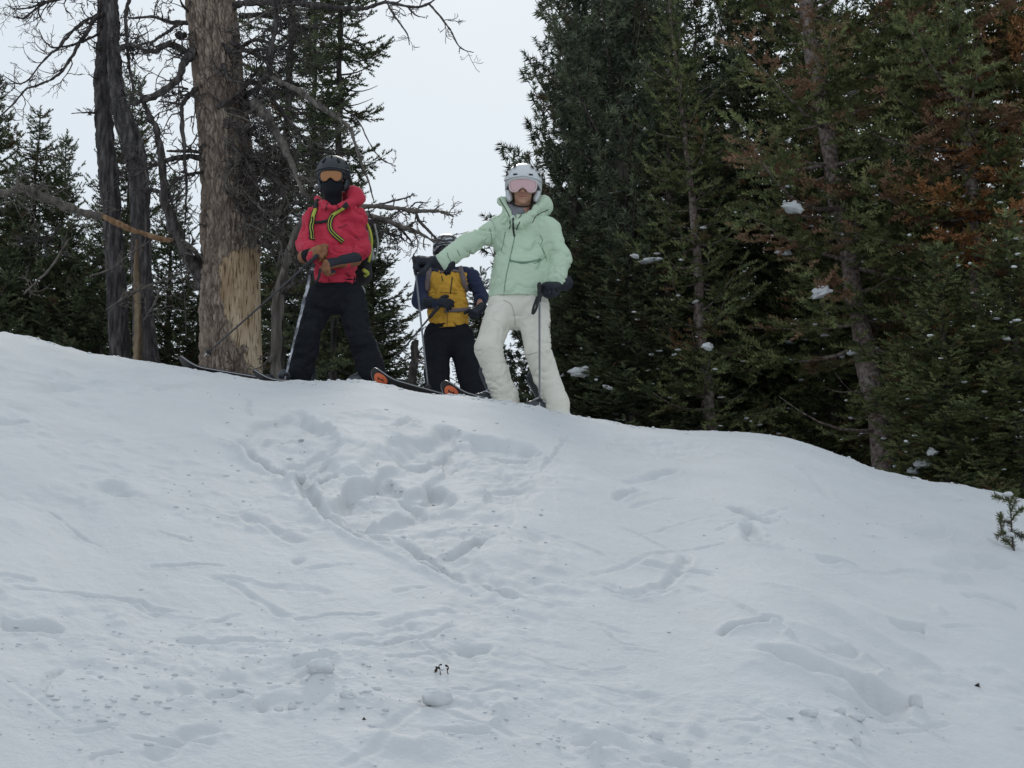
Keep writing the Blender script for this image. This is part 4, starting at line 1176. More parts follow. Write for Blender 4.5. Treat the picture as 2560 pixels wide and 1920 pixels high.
pants = garment('trousers', [cap(j(1095, 838), j(1148, 838), .112), cap(j(1092, 840), j(1092, 930), .115, .108), cap(j(1092, 930), j(1100, 1040), .108, .112), cap(j(1152, 840), j(1172, 930), .115, .105), cap(j(1172, 930), j(1200, 1050), .105, .112), cap(j(1121, 815), j(1121, 845), .165, .15, .66)], M_BLACK, Y_, h=.011, k=.03, fold=(.015, 12, 5, .009, 3.5), seed=87)
M_ZEB = mat('zebra_helmet', (.3, .3, .3), .4, coat=.2)
tc = N(M_ZEB, 'ShaderNodeTexCoord'); wv_ = N(M_ZEB, 'ShaderNodeTexWave', Scale=5.5, Distortion=9.0, Detail=2.5); wv_.bands_direction = 'Z'
rp = ramp(M_ZEB, [(.42, (.012, .013, .018)), (.50, (.42, .43, .46))]); rp.color_ramp.interpolation = 'LINEAR'
L(M_ZEB, tc.outputs['Object'], wv_.inputs['Vector']); L(M_ZEB, wv_.outputs['Color'], rp.inputs['Fac']); L(M_ZEB, rp.outputs[0], bsdf(M_ZEB).inputs['Base Color'])
helmet(Y_, HC, HR, HS, M_ZEB, M_HBLK, [((-.04, -.09, .142), (-.06, -.108, .118), .006), ((.04, -.09, .142), (.06, -.108, .118), .006)])
goggles(Y_, HC, HR, HS, M_HBLK, M_RUBBER, M_RUBBER, .95)
garment('neck_gaiter', [cap(put([(0, -.0, -.07)], HR, HC, HS)[0], j(1117, 692, -.02), .064, .075), ell(put([(0, -.045, -.07)], HR, HC, HS)[0], (.05, .06, .05), HR)], M_BLACK, Y_, h=.008, k=.02)
wr = j(1090, 757, -.21); gR = frame_xz(j(1122, 757, -.24) - wr, np.array((0, -1.0, .35)))
V, Fq = sdf_V(glove_prims(wr, gR, [(.35, .6, .4), (.5, .6, .4), (.6, .7, .4), (.7, .7, .4)], (1.0, .2, .3), .98, 1, .05, 1.15), .005, .006)
link('glove', mesh_from(V, Fq), M_GLOVE, Y_)
wl = j(1196, 774, -.16); gL = frame_xz(j(1180, 785, -.24) - wl, np.array((0.3, -.6, .8)))
V, Fq = sdf_V(glove_prims(wl, gL, FIST, (1.1, .5, .3), .95, -1, .04, 1.1), .0055, .006)
link('glove', mesh_from(V, Fq), M_GLOVE, Y_)
B = bvh_of([jacket]); b = MB()
for st, r in (([(1131, 693), (1128, 715), (1126, 735)], .005), ([(1104, 690), (1107, 703)], .004), ([(1118, 785), (1118, 822)], .0025), ([(1070, 735), (1095, 730), (1160, 735)], .002), ([(1065, 818), (1120, 819), (1178, 816)], .002)):
    h_ = on_surface(B, st, 10)
    if len(h_) > 3: cord(b, h_, r)
b.build_each('zip', M_ZIP, jacket)
for hp in ((1095, 1055), (1190, 1062)): boot(Y_, j(hp[0], hp[1] - 12, .02), np.array((-.55, -.8, 0)), M_BOOT, .95)
pole('black ski pole held under the black glove of the mustard-jacketed skier', j(1094, 770, -.30), P(985, 900, 13.15), M_SHAFT_D, grip_len=.13)
pk = empty('backpack', j(1120, 820, .2), 'backpack with grey-brown straps on the mustard-jacketed skier', 'backpack')
garment('pack_body', [cap(j(1118, 700, .22), j(1122, 790, .24), .135, .14, .7)], M_PACK, pk, h=.012, k=.04)
B = bvh_of([jacket, yoke])
for pts, w_ in (([(1072, 672), (1072, 690), (1068, 715), (1070, 735)], .045), ([(1150, 668), (1156, 690), (1162, 715), (1174, 745), (1180, 760)], .042)):
    h_ = on_surface(B, pts, 16)
    if len(h_) > 4: b = MB(); ribbon(b, h_, w_, .010, .001); b.build('shoulder_strap', M_STRAPB, pk)
for pts, w_, nm in (([(1100, 682), (1120, 677), (1150, 680)], .022, 'chest_strap'), ([(1112, 778), (1140, 776), (1176, 772)], .032, 'hip_belt')):
    h_ = on_surface(B, pts, 14)
    if len(h_) > 4: b = MB(); ribbon(b, h_, w_, .008, .002); b.build(nm, M_STRAPB, pk)
# ---------------------------------------------------------------- conifers
def bark_mat(name, c_dark, c_mid, c_light, scale=14, stretch=(1, 1, .22), bump=.8, bd=.02):
    m = mat(name, c_mid, .9, .15)
    tc = N(m, 'ShaderNodeTexCoord'); mp = N(m, 'ShaderNodeMapping'); mp.inputs['Scale'].default_value = stretch
    L(m, tc.outputs['Object'], mp.inputs['Vector'])
    vo = N(m, 'ShaderNodeTexVoronoi', Scale=scale); vo.feature = 'DISTANCE_TO_EDGE'
    nz = N(m, 'ShaderNodeTexNoise', Scale=scale * 1.7, Detail=5)
    L(m, mp.outputs[0], vo.inputs['Vector']); L(m, mp.outputs[0], nz.inputs['Vector'])
    r = ramp(m, [(0.30, c_dark), (0.5, c_mid), (0.72, c_light)])
    L(m, nz.outputs['Fac'], r.inputs['Fac']); L(m, r.outputs[0], bsdf(m).inputs['Base Color'])
    ad = N(m, 'ShaderNodeMath', operation='MULTIPLY'); L(m, vo.outputs['Distance'], ad.inputs[0]); L(m, nz.outputs['Fac'], ad.inputs[1])
    bp = N(m, 'ShaderNodeBump', Strength=bump, Distance=bd); L(m, ad.outputs[0], bp.inputs['Height']); L(m, bp.outputs[0], bsdf(m).inputs['Normal'])
    return m
M_BARK = bark_mat('conifer_bark', (.03, .025, .022), (.075, .062, .055), (.15, .13, .115), 12)
M_BARKPALE = bark_mat('pale_fir_bark', (.05, .038, .034), (.18, .14, .122), (.32, .27, .25), 15, (1, 1, .9), 1.0, .03)
M_DEAD = bark_mat('dead_grey_wood', (.022, .02, .02), (.058, .05, .048), (.13, .115, .11), 16, (1, 1, .12), .5)
M_DEADP = bark_mat('bleached_wood', (.06, .052, .046), (.12, .105, .095), (.2, .175, .15), 16, (1, 1, .12), .5)
def needle_mat(name, g0, g1, brown, brown_at=.62, sc_=2.2):
    """living green with dead rusty patches growing through the crown"""
    m = mat(name, g0, .65, .25)
    tc = N(m, 'ShaderNodeTexCoord'); oi = N(m, 'ShaderNodeObjectInfo')
    ad = N(m, 'ShaderNodeVectorMath', operation='ADD'); ml = N(m, 'ShaderNodeMath', operation='MULTIPLY'); ml.inputs[1].default_value = 31.0
    L(m, oi.outputs['Random'], ml.inputs[0]); L(m, tc.outputs['Object'], ad.inputs[0]); L(m, ml.outputs[0], ad.inputs[1])
    n1 = N(m, 'ShaderNodeTexNoise', Scale=6.0, Detail=3); n2 = N(m, 'ShaderNodeTexNoise', Scale=sc_, Detail=4)
    L(m, ad.outputs[0], n1.inputs['Vector']); L(m, ad.outputs[0], n2.inputs['Vector'])
    r1 = ramp(m, [(.42, tuple(v * .75 for v in g0)), (.60, tuple(v * 1.08 for v in g1))]); L(m, n1.outputs['Fac'], r1.inputs['Fac'])
    r2 = ramp(m, [(brown_at - .03, (0, 0, 0)), (brown_at + .05, (1, 1, 1))]); L(m, n2.outputs['Fac'], r2.inputs['Fac'])
    mx_ = N(m, 'ShaderNodeMix', data_type='RGBA'); mx_.inputs[7].default_value = (*brown, 1)
    L(m, r2.outputs[0], mx_.inputs[0]); L(m, r1.outputs[0], mx_.inputs[6]); L(m, mx_.outputs[2], bsdf(m).inputs['Base Color'])
    return m
M_NEED = needle_mat('needles_dark', (.070, .090, .048), (.135, .155, .078), (.12, .075, .045), .63)
M_NEEDO = needle_mat('needles_olive', (.095, .118, .05), (.185, .205, .085), (.16, .09, .048), .62)
M_NEEDP = needle_mat('needles_pine', (.075, .095, .064), (.140, .165, .095), (.11, .08, .048), .62)
M_NEEDR = needle_mat('needles_rusty', (.10, .122, .05), (.19, .21, .085), (.24, .14, .085), .545, 1.7)

M_NEEDX = needle_mat('needles_dead_orange', (.11, .12, .045), (.19, .17, .06), (.36, .175, .075), .46, 1.4)
def spray_template(kind, seed):
    """one twig with its needles, 1 unit long along +x; triangles as (n,3,3)"""
    rg = np.random.default_rng(seed); T = []
    def tri(a, b, c): T.append((a, b, c))
    if kind == 'fir':
        tri((0, -.035, 0), (0, .035, 0), (.98, 0, .02)); tri((0, 0, -.035), (0, 0, .035), (.98, 0, .02))
        n = 13
        for i in range(n):
            x = .05 + .9 * i / n; l = (.30 + .12 * rg.random()) * (1 - .45 * (i / n) ** 2)
            a = i * 2.4 + rg.normal() * .3
            sy, sz = math.cos(a), math.sin(a) * .6 + .18
            f = .16 + .1 * rg.random()
            w_ = .11
            tri((x - w_, 0, 0), (x + w_, 0, 0), (x + f, sy * l, sz * l))
        tri((.85, -.08, 0), (.85, .08, 0), (1.12, 0, .05))
    else:                                       # pine: tuft radiating at the twig's end
        tri((0, -.03, 0), (0, .03, 0), (.7, 0, 0)); tri((0, 0, -.03), (0, 0, .03), (.7, 0, 0))
        for i in range(20):
            x = .2 + .55 * rg.random(); d = np.array((rg.uniform(.1, 1.0), *(rg.normal(size=2)))); d /= np.linalg.norm(d)
            l = .38 + .2 * rg.random(); p = np.array((x, 0, 0)); q = p + d * l
            s = np.cross(d, rg.normal(size=3)); s = s / np.linalg.norm(s) * .055
            tri(tuple(p - s), tuple(p + s), tuple(q))
    return np.array(T)
TPL = {k: [spray_template(k, s) for s in range(5)] for k in ('fir', 'pine')}
def sprays_mesh(pos, dr, up, size, kind, rg):
    X = dr / np.linalg.norm(dr, axis=1, keepdims=True)
    Z = up - X * (up * X).sum(1, keepdims=True); Z /= np.maximum(np.linalg.norm(Z, axis=1, keepdims=True), 1e-6)
    Y = np.cross(Z, X)
    R_ = np.stack([X, Y, Z], 1)                 # (n,3,3) rows
    w_ = rg.integers(0, 5, len(pos)); out = []
    for k in range(5):
        m = w_ == k
        if not m.any(): continue
        T = TPL[kind][k]
        v = np.einsum('tvj,njk->ntvk', T, R_[m]) * size[m][:, None, None, None] + pos[m][:, None, None, :]
        out.append(v.reshape(-1, 3))
    V = np.concatenate(out)
    return V, np.arange(len(V)).reshape(-1, 3)
def trunk_axis(H, lean, n=30):
    """lean: list of (height fraction, dx, dy)"""
    hs = np.linspace(0, 1, n); l = np.array(lean)
    return np.stack([np.interp(hs, l[:, 0], l[:, 1]), np.interp(hs, l[:, 0], l[:, 2]), hs * H], 1)
def conifer(name, seed, H, R, h0, kind='fir', dh=.24, nb=5, elev=-.15, curl=.25, r0=.12, lean=((0, 0, 0), (1, 0, 0)), spray=.13, dens=1.0, gaps=.25, shape=.8, twig_ang=.95, m_need=None, m_bark=None, bare=0.0, spread=1.0, tipH=None, side=None):
    rg = np.random.default_rng(seed)
    ax = trunk_axis(H, lean)
    rr = r0 * (1 - np.linspace(0, 1, len(ax)) * .93)
    tb = MB(); c = ax + np.stack([rg.normal(size=len(ax)) * .012, rg.normal(size=len(ax)) * .012, 0 * rr], 1)
    tb.add(*tube_arrays(catmull(c, 50), np.interp(np.linspace(0, 1, 50), np.linspace(0, 1, len(rr)), rr) * (1 + .06 * rg.normal(size=50)), 12))
    limbs = MB(); pos = []; dr = []; up = []; sz = []
    def at(h): return np.array([np.interp(h, ax[:, 2], ax[:, 0]), np.interp(h, ax[:, 2], ax[:, 1]), h])
    h = h0
    while h < H - .05:
        f = (h - h0) / (H - h0)
        Lm = R * (1 - f) ** shape * (0.72 + .28 * min(1, f * 6)) + .08
        n = max(2, int(round(nb * (1 if f < .85 else .7))))
        a0 = rg.random() * 6.28
        for k in range(n):
            a = a0 + k * 6.28 / n + rg.normal() * .3
            gap = rg.random() < gaps
            Lb = Lm * rg.uniform(.62, 1.12) * (.45 if gap else 1)
            if side is not None: Lb *= 1 + side[1] * math.cos(a - side[0])
            e = elev + .55 * f + rg.normal() * .10
            d = np.array((math.cos(a) * math.cos(e), math.sin(a) * math.cos(e), math.sin(e)))
            t = np.linspace(0, 1, 6)[:, None]
            p = at(h + rg.normal() * .05) + t * Lb * d + np.array((0, 0, 1)) * (curl * Lb * (t ** 2) - (.10 * Lb) * np.sin(t * math.pi)) + rg.normal(size=3) * .05 * Lb * t * (1 - t) * 3
            limbs.add(*tube_arrays(p, np.linspace(max(.006, .016 * Lb + .004), .003, 6), 4, cap=False))
            if rg.random() < bare: continue
            tang = np.gradient(p, axis=0); tang /= np.linalg.norm(tang, axis=1, keepdims=True)
            nt = max(3, int(Lb / .075 * dens))
            t0 = .12 if Lb < .5 else .22
            for i in range(nt):
                tt = t0 + (1 - t0) * (i + rg.random() * .6) / nt
                ii = min(tt * 5, 4.999); i0 = int(ii); q = p[i0] * (1 - ii + i0) + p[i0 + 1] * (ii - i0); tg = tang[i0]
                sd_ = 1 if i % 2 else -1
                lt = max(.09, Lb * (.14 + .42 * (1 - tt)) * rg.uniform(.55, 1.15)) * spread
                lat = np.cross((0, 0, 1), tg); lat /= max(np.linalg.norm(lat), 1e-6)
                an = twig_ang * rg.uniform(.7, 1.1)
                td = tg * math.cos(an) + lat * sd_ * math.sin(an) + np.array((0, 0, (rg.normal() * .22 - .05) if kind == 'fir' else (.35 + rg.normal() * .3)))
                td /= np.linalg.norm(td)
                ns = max(1, int(round(lt / (spray * .62))))
                if kind == 'pine': ns = max(1, int(round(lt / (spray * .8))))
                for s in range(ns):
                    pos.append(q + td * (s * lt / ns) + rg.normal(size=3) * .012)
                    jd = td + rg.normal(size=3) * (.20 if kind == 'fir' else .45)
                    if kind == 'pine': jd[2] += .35
                    dr.append(jd); up.append((rg.normal() * .3, rg.normal() * .3, 1)); sz.append(spray * rg.uniform(.8, 1.25))
                    if kind == 'fir' and ns > 1 and rg.random() < .6:
                        sd2 = 1 if s % 2 else -1; l2 = np.cross((0, 0, 1), td)
                        pos.append(pos[-1]); dr.append(td * .6 + l2 * sd2 * .8 + rg.normal(size=3) * .12); up.append((0, 0, 1)); sz.append(spray * rg.uniform(.7, 1.05))
            pos.append(p[-1]); dr.append(tang[-1]); up.append((0, 0, 1)); sz.append(spray)
        h += dh * rg.uniform(.7, 1.3) * (1 if f < .7 else .75)
    pos.append(at(H)); dr.append((0, 0, 1)); up.append((1, 0, 0)); sz.append(spray * 1.5)
    V, Fq = sprays_mesh(np.array(pos), np.array(dr, float), np.array(up, float), np.array(sz), kind, rg)
    return dict(trunk=tb.mesh(), limbs=limbs.mesh() if limbs.n else None, crown=mesh_from(V, Fq, smooth=False), m_need=m_need, m_bark=m_bark, H=H, n=len(pos))
def plant(pr, px, py_base, Y, rot=0.0, s=1.0, sz_=None, label='', cat='tree', group=None, name='conifer', m_need=None, m_bark=None, m_limb=None, tilt=0.0):
    """stand a tree of a prepared kind so that its foot is on the snow behind the crest"""
    x = P(px, py_base, Y)[0]
    z = min(float(zbase(x, Y)) + .02, P(px, py_base, Y)[2])
    o = empty(name, (x, Y, z), label, cat, group)
    o.rotation_euler = (0, tilt, rot); o.scale = (s, s, sz_ or s)
    for nm in ('trunk', 'limbs', 'crown'):
        me = pr[nm]
        if me is None: continue
        if not me.materials: me.materials.append(None)
        c = bpy.data.objects.new(nm, me); COL.objects.link(c); c.parent = o
        c.material_slots[0].link = 'OBJECT'
        c.material_slots[0].material = {'trunk': m_bark or pr['m_bark'], 'limbs': m_limb or m_bark or pr['m_bark'], 'crown': m_need or pr['m_need']}[nm]
        if nm != 'trunk': c['kind'] = 'stuff'
    return o
K_SPRUCE = conifer('a', 101, 7.0, 1.25, .3, dh=.17, nb=6, elev=-.25, curl=.30, r0=.10, spray=.135, gaps=.25, dens=1.25, shape=.7, m_need=M_NEED, m_bark=M_BARK)
K_SPRUCE2 = conifer('b', 102, 6.6, 1.15, .3, dh=.17, nb=6, elev=-.10, curl=.35, r0=.10, spray=.13, gaps=.3, dens=1.25, shape=.62, m_need=M_NEED, m_bark=M_BARK)
K_NARROW = conifer('c', 103, 9.0, .66, .6, dh=.16, nb=5, elev=-.35, curl=.30, r0=.065, spray=.115, gaps=.4, bare=.22, shape=.4, dens=1.2, m_need=M_NEED, m_bark=M_DEAD)
K_PINE = conifer('d', 104, 9.5, 1.75, .8, kind='pine', dh=.27, nb=5, elev=.45, curl=.35, r0=.17, spray=.15, dens=1.3, gaps=.3, shape=.55, twig_ang=.8, m_need=M_NEEDP, m_bark=M_BARK)
K_PINE2 = conifer('e', 105, 8.5, 1.5, .6, kind='pine', dh=.27, nb=5, elev=.30, curl=.45, r0=.15, spray=.15, dens=1.3, gaps=.3, shape=.6, twig_ang=.9, m_need=M_NEEDP, m_bark=M_BARK)
K_FIR = conifer('f', 106, 6.0, .95, .3, dh=.20, nb=6, elev=-.05, curl=.12, r0=.085, spray=.12, gaps=.25, shape=.65, m_need=M_NEEDO, m_bark=M_BARKPALE, lean=((0, 0, 0), (.3, -.12, 0), (.6, -.2, 0), (1, -.42, 0)))
K_BIGFIR = conifer('g', 107, 11.0, 1.65, .9, dh=.27, nb=4, elev=.05, curl=.02, r0=.118, spray=.13, dens=.95, gaps=.42, shape=.55, bare=.08, m_need=M_NEEDR, m_bark=M_BARKPALE, lean=((0, 0, 0), (.12, -.14, .0), (.25, -.34, .0), (.4, -.56, 0), (.6, -.68, 0), (1, -.9, 0)))
K_RUST = conifer('h', 108, 10.0, 1.5, .5, dh=.22, nb=6, elev=.02, curl=-.05, r0=.085, spray=.135, gaps=.3, dens=1.25, shape=.5, bare=.12, m_need=M_NEEDR, m_bark=M_BARKPALE)
print('sprays', [k['n'] for k in (K_SPRUCE, K_SPRUCE2, K_NARROW, K_PINE, K_PINE2, K_FIR, K_BIGFIR, K_RUST)])

# left, behind the bare trunks
G_L = 'dark spruces behind the bare trunks'
plant(K_SPRUCE, 62, 870, 20, .3, .80, .66, 'dense dark spruce at the left edge, rounded top below the dead branches', group=G_L, name='spruce')
plant(K_SPRUCE2, 135, 880, 21.5, 1.3, .60, .75, 'slim spruce with a pointed top just right of the spruce at the left edge', group=G_L, name='spruce')
plant(K_SPRUCE2, -60, 860, 19, 2.3, .75, .70, 'dark spruce cut off by the left edge of the view', group=G_L, name='spruce')
plant(K_SPRUCE, 300, 900, 22, 4.0, .80, .90, 'spruce seen behind and between the twin grey trunks', group=G_L, name='spruce')
plant(K_SPRUCE2, 415, 915, 20, 5.0, .62, .62, 'short spruce between the twin trunks and the big bark trunk', group=G_L, name='spruce')
plant(K_SPRUCE, 215, 890, 24, .9, .70, .48, 'low dark spruce in the gap left of the twin grey trunks', group=G_L, name='spruce')
plant(K_SPRUCE2, 490, 925, 22, 2.9, .8, .55, 'low spruce half behind the big bark trunk', group=G_L, name='spruce')
plant(K_SPRUCE2, 250, 895, 19.0, 2.2, .62, .50, 'low spruce right at the foot of the left grey trunk', group=G_L, name='spruce')
plant(K_SPRUCE, 20, 865, 22.5, 3.9, .85, .62, 'spruce filling the gap behind the one at the left edge', group=G_L, name='spruce')
plant(K_SPRUCE2, 160, 885, 19.3, 5.9, .75, .45, 'broad low spruce on the crest at the left, short of the twin trunks', group=G_L, name='spruce')
plant(K_NARROW, 700, 945, 16.5, .4, 1.0, 1.0, 'thin ragged spruce just right of the big bark trunk', group='ragged spruces behind the red skier', name='spruce')
plant(K_NARROW, 832, 950, 17.5, 2.2, .9, 1.0, 'thin ragged spruce rising behind the black helmet', group='ragged spruces behind the red skier', name='spruce')
plant(K_NARROW, 765, 950, 19.5, 4.0, 1.1, .9, 'thin spruce between the two other ragged ones', group='ragged spruces behind the red skier', name='spruce')
G_B = 'bushy spruces behind the legs of the skiers'
plant(K_SPRUCE2, 925, 955, 18.0, 1.1, .66, .46, 'bushy spruce showing right of the black trousers', group=G_B, name='spruce')
plant(K_SPRUCE, 865, 950, 19.0, .2, .72, .55, 'bushy spruce behind the backpack of the red-jacketed skier', group=G_B, name='spruce')
plant(K_SPRUCE2, 690, 950, 20.0, 3.6, .85, .55, 'dark spruce between the big bark trunk and the black trousers', group=G_B, name='spruce')
plant(K_SPRUCE, 590, 950, 23.0, 5.3, .9, .6, 'dark spruce hidden for the most part by the big bark trunk', group=G_B, name='spruce')
plant(K_SPRUCE2, 1045, 975, 21.0, 5.2, .45, .32, 'small spruce low in the gap left of the mustard-jacketed skier', group=G_B, name='spruce')
plant(K_SPRUCE, 1200, 1000, 19.0, 5.9, .55, .42, 'spruce between the mustard jacket and the cream trousers', group=G_B, name='spruce')
# right-hand forest
G_R = 'dark conifers of the right-hand forest'
plant(K_PINE, 1570, 1030, 17.5, .5, 1.0, 1.0, 'tall pine whose upturned tufted branches edge the open sky', group=G_R, name='pine')
plant(K_PINE2, 1445, 1020, 18.5, 1.5, .80, .78, 'lower pine right behind the white helmet and mint jacket', group=G_R, name='pine')
plant(K_PINE2, 1500, 1040, 20.0, 3.1, 1.2, 1.15, 'pine standing behind the tall edge pine', group=G_R, name='pine')
plant(K_FIR, 1790, 1070, 16.2, .0, .95, .92, 'slender fir with pale leaning trunk and flat layered boughs', group=G_R, name='fir')
plant(K_FIR, 1660, 1065, 17.0, 2.0, .85, .95, 'narrow layered fir left of the slender fir with the leaning trunk', group=G_R, name='fir', m_need=M_NEED)
plant(K_SPRUCE, 1480, 1045, 16.8, 1.0, .85, .42, 'low bushy fir above the crest right of the cream trousers', group=G_R, name='fir')
plant(K_SPRUCE2, 1580, 1055, 16.4, 2.4, .75, .42, 'second low fir above the crest, left of the layered firs', group=G_R, name='fir')
plant(K_SPRUCE2, 1760, 1075, 19.5, 2.5, 1.0, 1.1, 'tall dark conifer behind the slender layered fir', group=G_R, name='conifer')
plant(K_BIGFIR, 2228, 1160, 15.2, 0, 1.0, 1.0, 'large fir with a bare mottled trunk leaning left and rusty boughs', group=G_R, name='fir')
plant(K_RUST, 2470, 1210, 14.6, .8, 1.0, 1.0, 'large fir near the right edge with rusty drooping boughs', group=G_R, name='fir')
plant(K_RUST, 2590, 1260, 14.9, 2.8, .95, 1.0, 'rusty orange fir cut off by the right edge of the view', group=G_R, name='fir', m_need=M_NEEDX)
plant(K_SPRUCE, 2350, 1190, 17.5, 2.0, 1.2, 1.25, 'green fir between the mottled trunk and the right-edge fir', group=G_R, name='fir', m_need=M_NEEDO)
plant(K_SPRUCE2, 2090, 1150, 17.0, 1.0, 1.0, .95, 'green fir left of the foot of the mottled trunk', group=G_R, name='fir', m_need=M_NEEDO)
plant(K_SPRUCE, 1960, 1120, 18.5, 3.0, 1.15, 1.2, 'dark fir behind the left boughs of the mottled fir', group=G_R, name='fir')
plant(K_SPRUCE2, 2380, 1215, 13.6, 4.2, .62, .35, 'low green fir on the crest at the lower right', group=G_R, name='fir', m_need=M_NEEDO)
plant(K_SPRUCE, 2560, 1255, 13.4, 1.2, .7, .38, 'low fir at the right edge behind the conifer sprig', group=G_R, name='fir', m_need=M_NEEDO)
k_ = 0
rgf = np.random.default_rng(77)
for Yf, xs in ((23.0, range(1440, 2700, 215)), (26.5, range(1500, 2800, 150))):
    for xp in xs:
        if Yf < 25 and xp > 2380: continue
        pr = (K_SPRUCE, K_SPRUCE2, K_PINE2)[k_ % 3]; k_ += 1
        s_ = 1.15 * Yf / 22.5 * (.55 if Yf > 25 else 1)
        if xp < 1600: s_ *= .62
        plant(pr, xp + rgf.uniform(-35, 35), 1100, Yf, rgf.uniform(0, 6.28), s_ * .95, s_ * (1.35 if pr is not K_PINE2 else 1.1), 'dark conifer in the back rows of the forest at the right', group='dark conifers in the back rows of the forest', name='conifer', m_need=M_NEED)
# ---------------------------------------------------------------- the dead and dying trunks on the left
def px_path(pts, Y0, n):
    """pts (px, py, dy, width_px) -> centre line and radii"""
    a = catmull([(p[0], p[1], p[2]) for p in pts], n)
    wd = np.interp(np.linspace(0, 1, n), np.linspace(0, 1, len(pts)), [p[3] for p in pts])
    c = np.array([P(q[0], q[1], Y0 + q[2]) for q in a])
    r = wd * (Y0 + a[:, 2]) / F_PX / 2
    return c, r
def trunk_mesh(c, r, sides, plate, amp, seed, bare=None, twist=0.0, fluting=0.04):
    """trunk whose bark is cut into long plates; returns V, F and the bare mask"""
    n = len(c)
    t = np.gradient(c, axis=0); t /= np.linalg.norm(t, axis=1, keepdims=True)
    A = np.cross(t, np.array((0, 1.0, 0))); A /= np.linalg.norm(A, axis=1, keepdims=True)     # image right
    if A[0][0] < 0: A = -A
    B = np.cross(A, t); B = B if B[0][1] < 0 else -B                                          # towards the camera
    th = np.arange(sides) * 2 * math.pi / sides
    ct, st = np.cos(th), np.sin(th)
    hh = np.concatenate([[0], np.cumsum(np.linalg.norm(np.diff(c, axis=0), axis=1))])
    H2, T2 = np.meshgrid(hh, th, indexing='ij')
    RR = np.repeat(r[:, None], sides, 1)
    q = np.stack([np.cos(T2) * RR, np.sin(T2) * RR, H2], -1).reshape(-1, 3)
    big = fbm(q * np.array((4, 4, 1.2)), 3, seed)
    # plates: jittered cells, taller than wide
    qs = q * np.array((1, 1, .26)) / plate
    qs = qs + .9 * np.stack([fbm(qs * .8 + k * 9, 2, seed + k) for k in (1, 2, 3)], 1) * 2
    ci = np.floor(qs).astype(np.int64); d1 = np.full(len(q), 9.); d2 = np.full(len(q), 9.); hv = np.zeros(len(q))
    for dx in (-1, 0, 1):
        for dy in (-1, 0, 1):
            for dz in (-1, 0, 1):
                cc = ci + np.array((dx, dy, dz))
                jx = np.stack([_hash(cc[:, 0], cc[:, 1], cc[:, 2], seed + m) for m in (11, 12, 13)], 1)
                d = np.linalg.norm(cc + jx - qs, axis=1)
                hx = _hash(cc[:, 0], cc[:, 1], cc[:, 2], seed + 20)
                m1 = d < d1
                d2 = np.where(m1, d1, np.minimum(d2, d)); hv = np.where(m1, hx, hv); d1 = np.where(m1, d, d1)
    edge = d2 - d1
    fur = 1 - abs(2 * vnoise(q * np.array((11, 11, 2.2)) + 1.2 * fbm(q * 5, 2, seed + 9)[:, None], seed + 60) - 1)
    disp = amp * (sstep(edge, .02, .30) * (.35 + 1.0 * hv) + .45 * fbm(qs * 2.6, 3, seed + 5) * 2 - 1.0 * fur ** 5)
    bm = np.zeros(len(q))
    if bare is not None:
        bm = bare(T2.ravel(), H2.ravel(), q)
        dash = sstep(vnoise(q * np.array((60, 60, 12)), seed + 40), .70, .86)
        disp = disp * (1 - bm) + bm * (-.25 * amp + .30 * amp * fbm(q * np.array((26, 26, 4)), 3, seed + 30) * 2 - .5 * amp * dash)
    rad = RR.ravel() * (1 + fluting * 2 * big) + disp
    dirv = (A[:, None, :] * ct[None, :, None] + B[:, None, :] * st[None, :, None]).reshape(-1, 3)
    V = np.repeat(c, sides, 0) + dirv * rad[:, None]
    idx = np.arange(n * sides).reshape(n, sides); nx = np.roll(idx, -1, 1)
    Fq = np.stack([idx[:-1], nx[:-1], nx[1:], idx[1:]], -1).reshape(-1, 4)
    return V, Fq, bm, (sstep(edge, .02, .22) * .55 + .45 * hv) * (1 - .6 * fur ** 5)
def attr(me, name, vals):
    a = me.attributes.new(name, 'FLOAT', 'POINT'); a.data.foreach_set('value', np.asarray(vals, dtype=np.float32))
M_TRUNK = mat('pine_bark_plates', (.1, .08, .065), .9, .15)
tc = N(M_TRUNK, 'ShaderNodeTexCoord'); mp = N(M_TRUNK, 'ShaderNodeMapping'); mp.inputs['Scale'].default_value = (1, 1, .3); L(M_TRUNK, tc.outputs['Object'], mp.inputs['Vector'])
n1 = N(M_TRUNK, 'ShaderNodeTexNoise', Scale=26.0, Detail=6); L(M_TRUNK, mp.outputs[0], n1.inputs['Vector'])
at1 = N(M_TRUNK, 'ShaderNodeAttribute', attribute_name='plate'); at2 = N(M_TRUNK, 'ShaderNodeAttribute', attribute_name='bare')
ra = ramp(M_TRUNK, [(0.0, (.030, .022, .019)), (.5, (.135, .102, .082)), (1.0, (.31, .245, .195))])
ma = N(M_TRUNK, 'ShaderNodeMath', operation='MULTIPLY_ADD'); ma.inputs[1].default_value = 1.3; ma.inputs[2].default_value = -.35
mb_ = N(M_TRUNK, 'ShaderNodeMath', operation='MULTIPLY_ADD'); mb_.inputs[1].default_value = .65
L(M_TRUNK, n1.outputs['Fac'], ma.inputs[0]); L(M_TRUNK, at1.outputs['Fac'], mb_.inputs[0]); L(M_TRUNK, ma.outputs[0], mb_.inputs[2]); L(M_TRUNK, mb_.outputs[0], ra.inputs['Fac'])
n2 = N(M_TRUNK, 'ShaderNodeTexNoise', Scale=4.0, Detail=5); L(M_TRUNK, mp.outputs[0], n2.inputs['Vector'])
mp3 = N(M_TRUNK, 'ShaderNodeMapping'); mp3.inputs['Scale'].default_value = (1, 1, .12); L(M_TRUNK, tc.outputs['Object'], mp3.inputs['Vector'])
n3 = N(M_TRUNK, 'ShaderNodeTexNoise', Scale=70.0, Detail=3); L(M_TRUNK, mp3.outputs[0], n3.inputs['Vector'])
